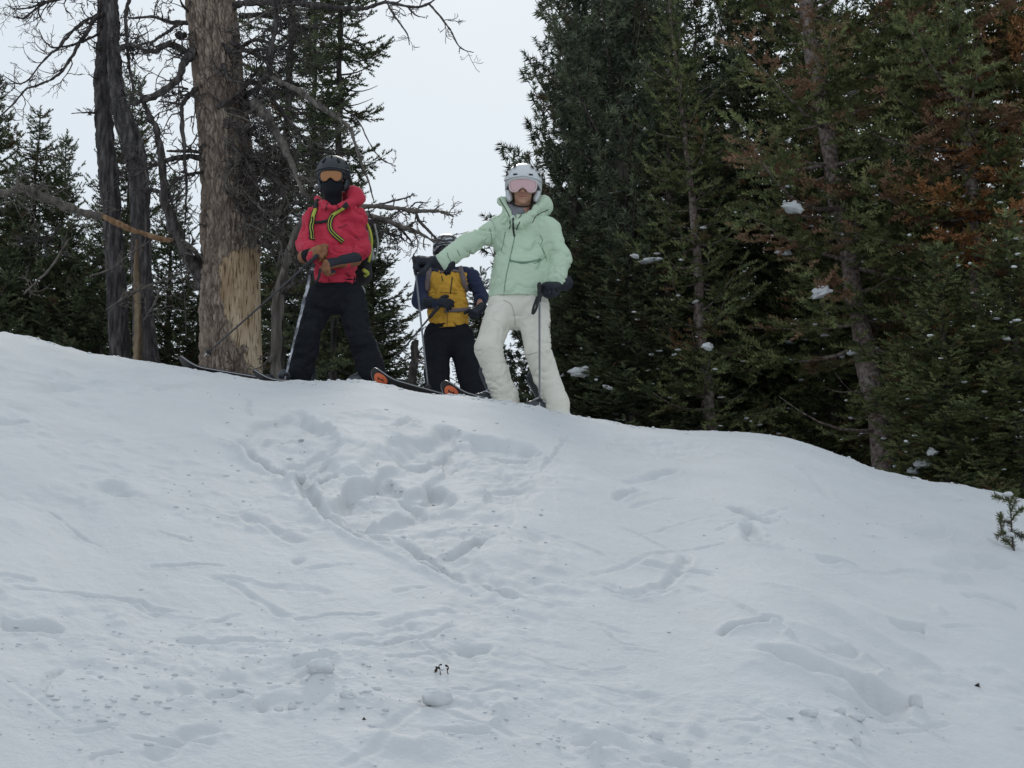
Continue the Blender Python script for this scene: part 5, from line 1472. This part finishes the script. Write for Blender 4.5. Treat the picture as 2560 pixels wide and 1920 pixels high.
rb = ramp(M_TRUNK, [(.30, (.20, .125, .068)), (.48, (.40, .295, .19)), (.7, (.55, .45, .33))]); L(M_TRUNK, n2.outputs['Fac'], rb.inputs['Fac'])
rc = ramp(M_TRUNK, [(.34, (.22, .17, .13)), (.46, (.85, .85, .85)), (.6, (1, 1, 1))]); L(M_TRUNK, n3.outputs['Fac'], rc.inputs['Fac'])
mm = N(M_TRUNK, 'ShaderNodeMix', data_type='RGBA', blend_type='MULTIPLY'); mm.inputs[0].default_value = 1; L(M_TRUNK, rb.outputs[0], mm.inputs[6]); L(M_TRUNK, rc.outputs[0], mm.inputs[7])
mf = N(M_TRUNK, 'ShaderNodeMix', data_type='RGBA'); L(M_TRUNK, at2.outputs['Fac'], mf.inputs[0]); L(M_TRUNK, ra.outputs[0], mf.inputs[6]); L(M_TRUNK, mm.outputs[2], mf.inputs[7]); L(M_TRUNK, mf.outputs[2], bsdf(M_TRUNK).inputs['Base Color'])
bp = N(M_TRUNK, 'ShaderNodeBump', Strength=.7, Distance=.01); L(M_TRUNK, n1.outputs['Fac'], bp.inputs['Height']); L(M_TRUNK, bp.outputs[0], bsdf(M_TRUNK).inputs['Normal'])

YB = 13.5
c, r = px_path([(582, 985, 0, 168), (580, 930, 0, 158), (577, 780, 0, 152), (577, 620, 0, 150), (573, 480, 0, 142), (558, 300, 0, 132), (542, 150, 0, 128), (526, 0, 0, 128), (520, -200, 0, 116), (520, -420, 0, 100), (540, -800, 0, 70), (548, -1150, 0, 30)], YB, 640)
base = (c[0][0], YB, float(zbase(c[0][0], YB)))
BT = empty('dead_tree', base, 'massive bark-plated trunk with a light stripped patch of wood near its foot', 'tree')
pyc = np.array([proj(q)[1] for q in c])
def bare_big(T, Hh, q):
    # the stripped patch: right-hand front side, from the foot up to the diagonal scar
    pyv = np.interp(Hh, np.concatenate([[0], np.cumsum(np.linalg.norm(np.diff(c, axis=0), axis=1))]), pyc)
    xim = np.cos(T)                              # -1 left .. 1 right
    front = (np.sin(T) > -.75)
    w_ = .34 * fbm(np.stack([xim * 3, pyv / 26, 0 * T], 1), 4, 8) * 2
    left = np.interp(pyv, [600, 632, 650, 668, 700, 760, 795, 840, 870, 900, 940, 990], [1.5, .7, .15, -.18, -.28, -.20, .0, .20, .38, .60, .70, .68]) + w_
    top = np.interp(xim, [-.25, .0, .3, .6, 1.0], [665, 645, 635, 636, 640])
    m = sstep(xim - left, -.03, .03) * sstep(pyv - top - 60 * w_ * .8, -3, 3) * front
    return m
V, Fq, bm, pl = trunk_mesh(c, r, 300, .027, .017, 5, bare=bare_big)
me = mesh_from(V, Fq); attr(me, 'bare', bm); attr(me, 'plate', pl)
trunk = link('trunk', me, M_TRUNK, BT)

def limb(parent, pts, mt, Y0=None, name='branch', tw=7, twl=.35, seed=0, jag=1.0, sub=True, sides=7, sn=None, wood=None):
    """a bare limb: pts (px, py, dy, width px); its fine twigs are one more mesh of the same limb"""
    rg = np.random.default_rng(seed * 7 + 3)
    Y0 = YB if Y0 is None else Y0
    n = sn or max(14, len(pts) * 7)
    c_, r_ = px_path(pts, Y0, n)
    wob = .25 * jag * np.maximum(r_, .008)
    c_ = c_ + np.stack([fbm(np.stack([np.arange(n) * .45 + seed * 3.1, np.full(n, k * 5.)] + [np.zeros(n)], 1), 3, seed + k) for k in range(3)], 1) * 2 * wob[:, None] * 2
    r_ = r_ * (1 + .14 * min(jag, 1) * rg.normal(size=n))
    r_ = np.maximum(r_, .0035)
    b = MB(); b.add(*tube_arrays(c_, r_, sides))
    o = b.build(name, mt, parent)
    if tw:
        tb = MB()
        def tw_rec(p, d, l, rad, lvl):
            m = 6; cc = [p]; dd = d.copy()
            for i in range(m):
                dd = dd + rg.normal(size=3) * .28; dd[1] *= .8; dd /= np.linalg.norm(dd); cc.append(cc[-1] + dd * l / m)
            cc = np.array(cc)
            tb.add(*tube_arrays(cc, np.linspace(rad, .0022, len(cc)), 4, cap=False))
            if lvl > 0:
                for i in range(rg.integers(2, 5)):
                    k = rg.integers(1, m); nd = dd + rg.normal(size=3) * .8; nd /= np.linalg.norm(nd)
                    tw_rec(cc[k], nd, l * rg.uniform(.3, .65), rad * .6, lvl - 1)
        tg = np.gradient(c_, axis=0); tg /= np.linalg.norm(tg, axis=1, keepdims=True)
        for i in range(int(tw * 1.7)):
            k = int(rg.uniform(.08, 1.0) * (n - 1))
            d = np.cross(tg[k], rg.normal(size=3)); d /= np.linalg.norm(d); d = d * .8 + tg[k] * .7; d /= np.linalg.norm(d)
            tw_rec(c_[k], d, twl * rg.uniform(.3, 1.1), min(r_[k] * .5, .009), 2 if sub else 1)
        t_ = tb.build('twigs', mt, o); t_['kind'] = 'stuff'
    return o
DG, DP = M_DEAD, M_DEADP
for i, (pts, mt, tw, twl) in enumerate([
    ([(490, 60, 0, 14), (430, 55, -.1, 12), (385, 43, -.2, 9), (322, 45, -.3, 5)], DG, 7, .25),
    ([(445, 62, -.1, 11), (415, 82, -.15, 10), (385, 102, -.2, 7), (374, 113, -.2, 4)], DG, 2, .2),
    ([(500, 150, 0, 24), (470, 132, -.1, 20), (425, 110, -.2, 16), (385, 128, -.3, 13), (330, 112, -.4, 7), (305, 96, -.4, 3)], DG, 9, .3),
    ([(505, 110, .0, 22), (478, 138, -.2, 24), (462, 155, -.25, 22), (452, 185, -.3, 20), (425, 215, -.3, 19), (378, 246, -.35, 17), (345, 257, -.4, 13), (315, 260, -.4, 6)], DG, 10, .3),
    ([(500, 215, -.1, 12), (478, 232, -.2, 13), (456, 262, -.25, 13), (455, 310, -.25, 12), (462, 390, -.25, 10), (466, 470, -.2, 7), (463, 560, -.2, 4)], DG, 7, .35),
    ([(456, 262, -.25, 8), (425, 256, -.3, 6), (395, 254, -.3, 3)], DG, 3, .15),
    ([(470, 222, -.2, 7), (440, 218, -.3, 5), (410, 235, -.3, 3)], DG, 3, .15),
    ([(510, 384, -.1, 12), (470, 378, -.2, 10), (416, 378, -.3, 6)], DG, 4, .25),
    ([(512, 395, -.1, 20), (450, 393, -.2, 15), (400, 408, -.3, 11), (350, 432, -.4, 8), (325, 450, -.4, 4)], DG, 9, .35),
    ([(510, 430, -.1, 9), (460, 440, -.2, 7), (420, 470, -.3, 4)], DG, 5, .3),
    ([(520, 738, .1, 52), (500, 690, .0, 40), (470, 640, -.1, 34), (440, 575, -.15, 30), (414, 500, -.2, 25), (405, 400, -.3, 20), (392, 330, -.3, 18), (372, 285, -.3, 14), (352, 240, -.35, 10)], DG, 12, .35),
    ([(500, 650, 0, 14), (480, 620, -.2, 12), (455, 600, -.3, 8)], DP, 2, .2),
    ([(470, 30, -.1, 8), (450, 0, -.2, 6), (440, -40, -.2, 3)], DG, 4, .3),
    ([(462, 88, .1, 16), (450, 92, .0, 17), (444, 86, -.08, 15)], DG, 0, 0),
    # right side
    ([(570, 20, 0, 22), (620, 6, -.1, 18), (700, 6, -.3, 16), (780, 12, -.5, 15), (860, 20, -.6, 13), (910, 20, -.7, 12), (965, 6, -.8, 9), (1030, 18, -.9, 8), (1060, 14, -1.0, 7), (1085, 0, -1.0, 5), (1110, -20, -1.0, 3)], DG, 8, .35),
    ([(968, 8, -.8, 6), (985, 38, -.8, 6), (1002, 62, -.8, 5), (1018, 85, -.8, 4), (1024, 112, -.8, 2)], DG, 3, .15),
    ([(1070, 8, -1.0, 6), (1100, 40, -1.0, 6), (1128, 78, -1.0, 5), (1150, 118, -1.0, 4), (1184, 132, -1.0, 2)], DG, 3, .2),
    ([(850, 18, -.6, 9), (885, 35, -.6, 8), (900, 44, -.6, 4)], DG, 1, .1),
    ([(1020, 18, -.9, 5), (1040, 38, -.9, 4), (1062, 44, -.9, 2)], DG, 2, .1),
    ([(600, 40, 0, 16), (680, 38, -.1, 14), (740, 62, -.2, 11), (800, 70, -.3, 6)], DG, 8, .35),
    ([(620, 275, -.1, 30), (640, 262, -.3, 30), (662, 290, -.4, 28), (690, 330, -.45, 24), (715, 375, -.5, 20), (735, 430, -.55, 14), (760, 490, -.6, 8)], DP, 9, .3),
    ([(600, 250, -.1, 14), (640, 225, -.3, 16), (668, 180, -.4, 18), (682, 110, -.45, 18), (690, 50, -.5, 14), (700, -20, -.5, 10)], DG, 10, .35),
    ([(668, 188, -.4, 10), (700, 205, -.5, 14), (742, 225, -.6, 15), (790, 262, -.7, 14), (835, 290, -.8, 12), (872, 316, -.85, 10), (885, 350, -.9, 8), (900, 400, -.9, 6), (920, 450, -.9, 5), (935, 505, -.9, 3)], DP, 7, .25),
    ([(868, 275, -.8, 4), (900, 310, -.8, 4), (925, 360, -.85, 3.5), (955, 398, -.9, 3), (990, 416, -.9, 2)], DG, 4, .12),
    ([(620, 200, 0, 12), (670, 230, -.2, 10), (720, 300, -.3, 9), (770, 360, -.3, 7), (820, 400, -.4, 4)], DG, 9, .35),
    ([(610, 330, 0, 14), (660, 350, -.2, 12), (710, 420, -.3, 9), (740, 500, -.3, 5)], DG, 10, .35),
    ([(600, 120, 0, 12), (640, 100, -.2, 10), (700, 120, -.3, 8), (760, 150, -.3, 4)], DG, 10, .4),
    ([(610, 430, -.1, 12), (650, 415, -.3, 10), (690, 440, -.4, 7), (720, 500, -.4, 4)], DP, 9, .3),
    ([(590, 500, -.2, 10), (560, 470, -.4, 9), (575, 430, -.45, 7), (600, 405, -.45, 3)], DP, 5, .2),
    ([(640, 480, -.1, 9), (660, 540, -.2, 7), (630, 620, -.3, 4)], DP, 6, .2),
    ([(560, 300, -.25, 8), (590, 320, -.35, 7), (620, 312, -.4, 4)], DG, 3, .15),
    ([(600, 460, -.2, 8), (650, 520, -.35, 8), (700, 560, -.4, 4)], DP, 8, .25),
    ([(640, 350, -.1, 10), (700, 390, -.2, 9), (790, 385, -.3, 7), (850, 372, -.3, 4)], DG, 6, .25),
    ([(650, 540, .1, 10), (720, 470, .1, 8), (790, 440, .1, 5)], DG, 8, .3),
    ([(640, 560, -.1, 8), (690, 470, -.2, 6), (715, 410, -.2, 3)], DP, 4, .2)]):
    limb(BT, pts, mt, tw=tw, twl=twl, seed=i + 1)

rgx = np.random.default_rng(55)
for i in range(26):
    y_0 = rgx.uniform(60, 640); x_0 = np.interp(y_0, [0, 300, 600], [560, 590, 630]) + rgx.uniform(-50, 10)
    a_ = rgx.uniform(-.9, 1.2); ln = rgx.uniform(70, 230); d0 = -.22
    pts = [(x_0, y_0, d0, rgx.uniform(6, 13))]
    for s_ in (.33, .66, 1.0):
        pts.append((x_0 + ln * s_ * math.cos(a_) + rgx.normal() * 12, y_0 + ln * s_ * math.sin(a_) + rgx.normal() * 16 + 25 * s_ * s_, d0 - .25 * s_ + rgx.normal() * .05, pts[0][3] * (1 - .75 * s_)))
    limb(BT, pts, DP if i % 4 == 0 else DG, tw=6, twl=.30, seed=300 + i)
# dead limb reaching out right of the red-jacketed skier, from a tree behind it
c, r = px_path([(690, 985, 0, 30), (690, 900, 0, 26), (698, 760, 0, 24), (720, 640, 0, 20), (750, 560, 0, 16), (790, 530, 0, 12)], 12.9, 60)
ST = empty('dead_tree', (c[0][0], 12.9, float(zbase(c[0][0], 12.9))), 'low crooked dead tree with long bare limbs reaching right past the red skier', 'tree')
b = MB(); b.add(*tube_arrays(c, r * (1 + .15 * np.sin(np.arange(60) * .9)), 9)); b.build('trunk', DP, ST)
for i, (pts, mt, tw, twl) in enumerate([
    ([(780, 532, 0, 12), (880, 520, -.1, 14), (930, 515, -.15, 14), (1000, 522, -.2, 13), (1050, 528, -.2, 11), (1095, 528, -.25, 9), (1120, 536, -.25, 6), (1136, 542, -.25, 2)], DP, 9, .2),
    ([(940, 513, -.15, 6), (985, 502, -.2, 5), (1022, 492, -.2, 4), (1031, 486, -.2, 3)], DG, 2, .1),
    ([(1020, 526, -.2, 5), (1040, 506, -.2, 4), (1070, 508, -.2, 2)], DG, 2, .1),
    ([(1038, 530, -.2, 8), (1050, 555, -.2, 9), (1075, 580, -.2, 8), (1092, 600, -.2, 6)], DG, 3, .15),
    ([(820, 545, 0, 12), (900, 535, -.1, 14), (950, 545, -.2, 13), (1000, 565, -.25, 12), (1045, 580, -.25, 9), (1085, 605, -.25, 5)], DP, 9, .22),
    ([(900, 540, -.1, 10), (940, 565, -.2, 11), (975, 585, -.2, 9), (1000, 590, -.2, 5)], DG, 8, .2),
    ([(930, 550, -.1, 10), (970, 555, -.1, 9), (1000, 572, -.1, 7), (1025, 600, -.15, 5), (1035, 620, -.15, 2)], DG, 6, .2),
    ([(725, 650, 0, 12), (700, 700, -.05, 14), (685, 780, -.1, 12), (682, 880, -.1, 14), (672, 905, -.1, 9)], DP, 4, .2),
    ([(700, 740, 0, 10), (735, 700, -.1, 9), (745, 640, -.1, 6)], DG, 6, .25)]):
    limb(ST, pts, mt, Y0=12.9, tw=tw, twl=twl, seed=60 + i)
# twin grey trunks
YT = 16.0
def plain_trunk(name, pts, Y0, label, mt, seed, amp=.014, plate=.032, parent=None, n=200, sides=60, bare=None):
    c, r = px_path(pts, Y0, n)
    o = parent or empty('dead_tree', (c[0][0], Y0, float(zbase(c[0][0], Y0))), label, 'tree', 'twin bare grey trunks')
    V, Fq, bm, pl = trunk_mesh(c, r, sides, plate, amp, seed, bare=bare, fluting=.10)
    me = mesh_from(V, Fq); attr(me, 'bare', bm); attr(me, 'plate', pl)
    return o, link(name, me, mt, o), c
M_GREYT = bark_mat('weathered_grey_trunk', (.018, .016, .017), (.058, .052, .053), (.15, .135, .13), 13, (1, 1, .2), 1.0)
TA, _, _ = plain_trunk('trunk', [(302, 905, 0, 58), (300, 880, 0, 54), (290, 700, 0, 46), (282, 550, 0, 42), (268, 400, 0, 48), (258, 280, 0, 44), (256, 200, 0, 40), (262, 120, 0, 38), (262, 40, 0, 36), (258, -60, 0, 34), (250, -300, 0, 28), (245, -700, 0, 14)], YT,
                       'left of the twin bare grey trunks, straight and dark, leaning slightly left', M_GREYT, 21)
M_STRIP = bark_mat('stripped_grey_trunk', (.05, .035, .024), (.13, .095, .062), (.24, .18, .12), 9, (1, 1, .14), .6)
TBt, t2, _ = plain_trunk('trunk', [(368, 915, -.3, 66), (364, 890, -.3, 60), (358, 780, -.3, 54), (352, 640, -.3, 50), (350, 520, -.3, 48), (346, 440, -.3, 50), (334, 370, -.3, 52), (310, 300, -.3, 46), (295, 240, -.3, 38), (286, 150, -.3, 34), (282, 60, -.3, 34), (276, -60, -.3, 32), (280, -400, -.3, 22), (285, -650, -.3, 12)], YT,
                       'right of the twin bare grey trunks, bent inward, its foot stripped to tan wood', M_GREYT, 27)
b = MB()
for pts in ([(344, 905, -.52, 24), (345, 800, -.52, 20), (341, 690, -.52, 17), (343, 600, -.52, 9)],):
    c, r = px_path(pts, YT, 60); V, F_ = tube_arrays(c, r * (1 + .12 * np.sin(np.arange(60) * 1.3)), 10); b.add(V, F_)
b.build('stripped_wood', M_STRIP, TBt)
for par, lst, sd0 in ((TA, [
    ([(262, 30, 0, 12), (236, 42, -.1, 10), (205, 58, -.2, 9), (172, 88, -.3, 8), (148, 118, -.4, 7), (120, 140, -.45, 6), (92, 172, -.5, 5), (70, 200, -.5, 4.5), (44, 209, -.5, 4), (8, 189, -.5, 2)], 9, .35),
    ([(260, 35, -.1, 14), (238, 45, -.2, 13), (222, 72, -.3, 12), (200, 105, -.35, 10), (180, 142, -.4, 9), (155, 178, -.45, 8), (125, 200, -.5, 7), (92, 215, -.5, 6), (66, 223, -.5, 5.5), (40, 252, -.55, 5), (0, 292, -.6, 4), (-40, 330, -.6, 2)], 9, .35),
    ([(256, 82, 0, 9), (225, 95, -.2, 8), (195, 108, -.3, 7), (160, 116, -.35, 6), (130, 118, -.4, 5), (108, 98, -.4, 4), (97, 72, -.4, 2)], 5, .25),
    ([(256, 275, 0, 8), (232, 282, -.1, 6), (205, 282, -.2, 4), (178, 284, -.2, 2)], 3, .15),
    ([(262, 128, .0, 14), (246, 122, -.1, 12), (232, 118, -.15, 4)], 1, .1), ([(256, 180, 0, 9), (240, 195, -.1, 6), (225, 188, -.15, 2)], 2, .15),
    ([(258, 100, 0, 9), (250, 60, -.1, 5), (230, 55, -.1, 3)], 2, .2),
    ([(250, -20, 0, 16), (180, -10, -.2, 12), (120, 5, -.3, 9), (80, 18, -.3, 6), (40, 22, -.3, 4), (12, 10, -.3, 2)], 12, .4),
    ([(120, 4, -.3, 6), (82, 28, -.3, 5), (60, 45, -.3, 4), (32, 42, -.3, 2)], 5, .2)], 110),
    (TBt, [([(285, 95, -.3, 8), (310, 88, -.4, 5), (330, 95, -.4, 3)], 3, .2), ([(330, -60, -.3, 10), (322, 0, -.3, 11), (313, 45, -.3, 10), (317, 90, -.3, 9), (322, 160, -.3, 8), (332, 215, -.3, 7), (334, 248, -.3, 4)], 8, .25),
     ([(300, 120, -.4, 14), (315, 115, -.5, 16), (335, 122, -.5, 10)], 14, .3), ([(345, 370, -.4, 10), (320, 400, -.6, 8), (290, 395, -.7, 4)], 7, .25), ([(350, 470, -.4, 12), (400, 480, -.5, 9), (430, 500, -.5, 4)], 8, .3)], 140)):
    for i, (pts, tw, twl) in enumerate(lst): limb(par, pts, DG, Y0=YT, tw=tw, twl=twl, seed=sd0 + i)
# broken limb hanging in front of the twin trunks, splintered orange where it broke
YL = 14.6
c0 = P(430, 600, YL)
BL = empty('broken_limb', c0, 'long broken dead limb hung across the twin trunks, splintered orange at the break', 'branch')
M_ORW = bark_mat('splintered_orange_wood', (.12, .07, .04), (.27, .16, .09), (.40, .28, .17), 14, (1, 1, .3), .8)
o1 = limb(BL, [(-60, 480, -.5, 18), (10, 482, -.4, 18), (55, 470, -.4, 20), (100, 485, -.3, 22), (150, 510, -.3, 24), (200, 528, -.2, 22), (255, 540, -.2, 20)], DP, Y0=YL, tw=12, twl=.35, seed=201)
o2 = limb(BL, [(245, 535, -.2, 12), (290, 556, -.15, 17), (330, 575, -.1, 15), (352, 582, -.1, 6)], M_ORW, Y0=YL, name='splintered_wood', tw=0, seed=202, jag=.3)
o3 = limb(BL, [(345, 578, -.1, 9), (385, 592, .0, 16), (420, 600, .1, 13), (436, 598, .1, 4)], M_ORW, Y0=YL, name='splintered_wood', tw=0, seed=203, jag=.3)
for i, (pts, tw) in enumerate([([(60, 735, 0, 5), (90, 705, 0, 6), (130, 665, 0, 7), (170, 600, -.1, 5)], 4), ([(265, 775, -.2, 4), (310, 745, -.2, 6), (370, 715, -.1, 6), (440, 690, 0, 5), (500, 660, .2, 3)], 5),
                               ([(225, 690, -.2, 5), (280, 670, -.2, 5), (330, 630, -.1, 5), (380, 600, 0, 5)], 4), ([(360, 800, -.2, 5), (385, 760, -.1, 6), (400, 720, 0, 4)], 3), ([(465, 850, -.3, 3), (463, 760, -.3, 4), (455, 690, -.2, 4), (445, 610, 0, 4)], 3),
                               ([(150, 560, 0, 6), (120, 600, 0, 5), (60, 600, 0, 3)], 8)]):
    limb(BL, pts, DP if i < 4 else DG, Y0=YL, tw=tw, twl=.25, seed=210 + i)
# stub behind the crest at the left of the mustard skier
ST2, _, _ = plain_trunk('trunk', [(1030, 1000, 0, 26), (1033, 930, 0, 22), (1038, 870, 0, 18), (1040, 850, 0, 12)], 14.5, '', M_DEAD, 31, n=40, sides=24,
                        parent=empty('tree_stump', (P(1030, 1000, 14.5)[0], 14.5, float(zbase(P(1030, 1000, 14.5)[0], 14.5))), 'thin broken dead stub behind the crest left of the mustard-jacketed skier', 'stump'))
limb(ST2, [(1030, 900, 0, 5), (1065, 915, -.1, 5), (1075, 960, -.1, 5)], DP, Y0=14.5, tw=2, twl=.12, seed=230)

# ---------------------------------------------------------------- clumps of old snow caught in the boughs
rgs = np.random.default_rng(12)
bpy.context.view_layer.update()
DGR = bpy.context.evaluated_depsgraph_get()
def bough_snow(px, py, Y0, wpx, hpx, k, label):
    hs = []
    for ox in (-.3, 0, .3):
        for oy in (.2, .6, 1.0):
            u, e = ray(px + ox * wpx, py + oy * hpx)
            ok, lc, nn_, ii_, ob, mm_ = sc.ray_cast(DGR, Vector((0, 0, 0)), Vector((u, 1, e)).normalized())
            if ok and 11.5 < lc.y < 24 and ob.name.startswith(('crown', 'limbs', 'trunk', 'snow_slope')): hs.append(lc.y)
    Y0 = float(np.percentile(hs, 12)) - .02 if hs else Y0
    c = P(px, py, Y0); w_ = wpx * Y0 / F_PX / 2; h_ = hpx * Y0 / F_PX / 2
    v, f = ball_arrays((0, 0, 0), 1.0, 18, 12); v = np.array(v)
    v *= (1 + 2.0 * fbm(v * 1.9 + k * 3.3, 4, k + 300)[:, None])
    v[:, 2] = np.where(v[:, 2] < 0, v[:, 2] * .45, v[:, 2])
    v *= np.array((w_, w_ * .8, h_)); a = rgs.uniform(-.35, .35)
    v = v @ np.array(((math.cos(a), 0, math.sin(a)), (0, 1, 0), (-math.sin(a), 0, math.cos(a)))) + c
    o = link('snow_clump', mesh_from(v, [list(q) for q in f]), M_SNOWC, None, c)
    tag(o, label, 'snow clump', 'clumps of snow caught in the boughs')
    b = MB(); b.add(*tube_arrays(catmull([c + np.array((-w_ * 1.3, .05, -h_ * .7)), c + np.array((0, .03, -h_ * .45)), c + np.array((w_ * 1.4, .0, -h_ * .5))], 8), np.linspace(.012, .006, 8), 5))
    return o
for k, (a, b_, Y0, w_, h_, lb) in enumerate([
    (1983, 523, 14.2, 54, 34, 'largest clump of snow, high on the boughs left of the mottled trunk'), (2054, 733, 14.0, 52, 38, 'rounded clump of snow on a bough left of the mottled trunk, halfway down'),
    (1960, 632, 14.3, 34, 26, 'snow clump on the outer bough tips between the two big clumps'), (1770, 868, 15.3, 28, 26, 'pointed snow clump on the slender layered fir'),
    (1453, 934, 15.6, 48, 34, 'ragged snow clump right of the cream trousers, low on the boughs'), (1520, 970, 15.6, 26, 12, 'flat snow patch on the low bough right of the ragged clump'),
    (1628, 653, 15.6, 56, 12, 'long thin strip of snow on a bough above the layered firs'), (1588, 642, 15.6, 20, 16, 'small snow clump at the left end of the long thin strip'),
    (1740, 755, 15.2, 16, 9, 'tiny snow clump on the upper boughs of the slender layered fir'), (1686, 888, 15.3, 14, 9, 'tiny snow clump left of the pointed one on the layered fir'),
    (1900, 935, 14.4, 14, 9, 'small snow clump on the lowest left boughs of the mottled fir'), (2063, 838, 13.9, 18, 9, 'small oval snow clump below the rounded one'),
    (1972, 857, 14.1, 22, 11, 'slanted snow clump on a lower left bough of the mottled fir'), (2012, 849, 14.1, 18, 7, 'thin snow clump right of the slanted one'), (2128, 884, 13.8, 24, 11, 'snow clump near the mottled trunk, low down'), (2104, 893, 13.8, 14, 12, 'small snow clump left of the one near the mottled trunk'),
    (2306, 1164, 12.6, 40, 26, 'large snow patch under the low green fir at the lower right'), (2332, 1133, 12.8, 26, 26, 'upright snow patch between the mottled trunk and the low green fir'), (2282, 1180, 12.5, 28, 18, 'snow patch lying on the crest below the low green fir'),
    (2516, 848, 13.6, 24, 16, 'small bright snow clump on the boughs at the right edge'), (2395, 665, 13.6, 12, 9, 'tiny snow clump high between the right-hand firs'), (1405, 940, 15.4, 14, 9, 'tiny snow clump beside the knee of the cream trousers'),
    (1900, 1062, 14.6, 12, 8, 'tiny snow clump just above the crest left of the dark gap'), (2130, 232, 14.2, 24, 10, 'snow clump high on a bough right of the mottled trunk')]):
    bough_snow(a, b_, Y0, w_, h_, k, lb)

VV = []; FF = []; n0 = 0
for _ in range(230):                              # little dabs of old snow all through the boughs
    px, py = rgs.uniform(1400, 2560), rgs.uniform(450, 1180)
    u, e = ray(px, py)
    ok, lc, nn_, ii_, ob, mm_ = sc.ray_cast(DGR, Vector((0, 0, 0)), Vector((u, 1, e)).normalized())
    if not ok or not ob.name.startswith(('crown', 'limbs')): continue
    v, f = protos[rgs.integers(6)]; s_ = rgs.uniform(.008, .022)
    VV.append(v * np.array((s_ * rgs.uniform(1, 2.2), s_, s_ * .55)) + np.array(lc) + np.array((0, -.01, .008))); FF.append(f + n0); n0 += len(v)
o = link('bough_snow', mesh_from(np.concatenate(VV), np.concatenate(FF)), M_SNOWC)
tag(o, 'small dabs of old snow scattered through the boughs of the right-hand forest', None, None, 'stuff')

# ---------------------------------------------------------------- young conifer sprig sticking out of the snow
M_SPN = needle_mat('sprig_needles', (.045, .06, .035), (.11, .125, .045), (.10, .07, .03), .62, 8)
x0, y0 = ground_px(2530, 1378); z0 = zsurf(x0, y0)
SP_ = empty('conifer_sprig', (x0, y0, z0), 'small conifer sprig poking out of the snow at the right edge', 'sapling')
rgp = np.random.default_rng(31)
stems = [[(2536, 1385), (2530, 1340), (2528, 1300), (2524, 1260), (2515, 1235)], [(2530, 1345), (2512, 1335), (2492, 1340)], [(2528, 1310), (2504, 1300), (2499, 1288)], [(2528, 1300), (2545, 1280), (2558, 1272)],
         [(2520, 1250), (2500, 1246), (2486, 1240)], [(2526, 1280), (2538, 1256), (2542, 1230)], [(2530, 1330), (2548, 1338), (2560, 1345)], [(2533, 1370), (2520, 1355), (2510, 1350)], [(2504, 1335), (2502, 1310), (2500, 1290)], [(2524, 1262), (2530, 1245), (2533, 1228)]]
st_b = MB(); pos = []; drr = []; upp = []; szz = []
for i, s_ in enumerate(stems):
    cc = catmull(s_, 22); dy = rgp.uniform(-.06, .06)
    c_ = np.array([P(a, b_, y0 + (dy * t if i else 0)) for (a, b_), t in zip(cc, np.linspace(0, 1, 22))])
    if i == 0: c_[0][2] = z0 - .02
    st_b.add(*tube_arrays(c_, np.linspace(.006 if i == 0 else .0035, .0015, 22), 6))
    tg = np.gradient(c_, axis=0); tg /= np.linalg.norm(tg, axis=1, keepdims=True)
    for k in range(22):
        if i == 0 and k < 3: continue
        for m in range(7):
            pos.append(c_[k] + rgp.normal(size=3) * .002); d = tg[k] * .6 + np.cross(tg[k], rgp.normal(size=3)) * .9; d[2] += .2
            drr.append(d); upp.append(rgp.normal(size=3)); szz.append(rgp.uniform(.018, .034))
st_b.build('stem', M_BARK, SP_)
pos = np.array(pos); drr = np.array(drr); drr /= np.linalg.norm(drr, axis=1, keepdims=True); upp = np.array(upp); szz = np.array(szz)
lt_ = np.cross(drr, upp); lt_ /= np.linalg.norm(lt_, axis=1, keepdims=True)
tip = pos + drr * szz[:, None]; w1 = lt_ * .0014; md = pos + drr * szz[:, None] * .55
V = np.stack([pos - w1 * .6, pos + w1 * .6, md + w1, tip, md - w1], 1).reshape(-1, 3); ii = np.arange(len(pos))[:, None] * 5
Fn = [[a, a + 1, a + 2, a + 3, a + 4] for a in ii[:, 0]]
o = link('needles', mesh_from(V, Fn, smooth=False), M_SPN, SP_); o['kind'] = 'stuff'
for k, (a, b_, w_) in enumerate(((2518, 1236, 26), (2520, 1298, 14), (2526, 1336, 22), (2535, 1282, 9))):
    c = P(a, b_, y0 - .01); s_ = w_ * y0 / F_PX / 2; v, f = ball_arrays((0, 0, 0), 1.0, 12, 8); v = np.array(v); v *= (1 + .8 * fbm(v * 1.5 + k, 2, k)[:, None]); v *= np.array((s_, s_ * .8, s_ * .55))
    link('snow_cap', mesh_from(v + c, [list(q) for q in f]), M_SNOW, SP_)
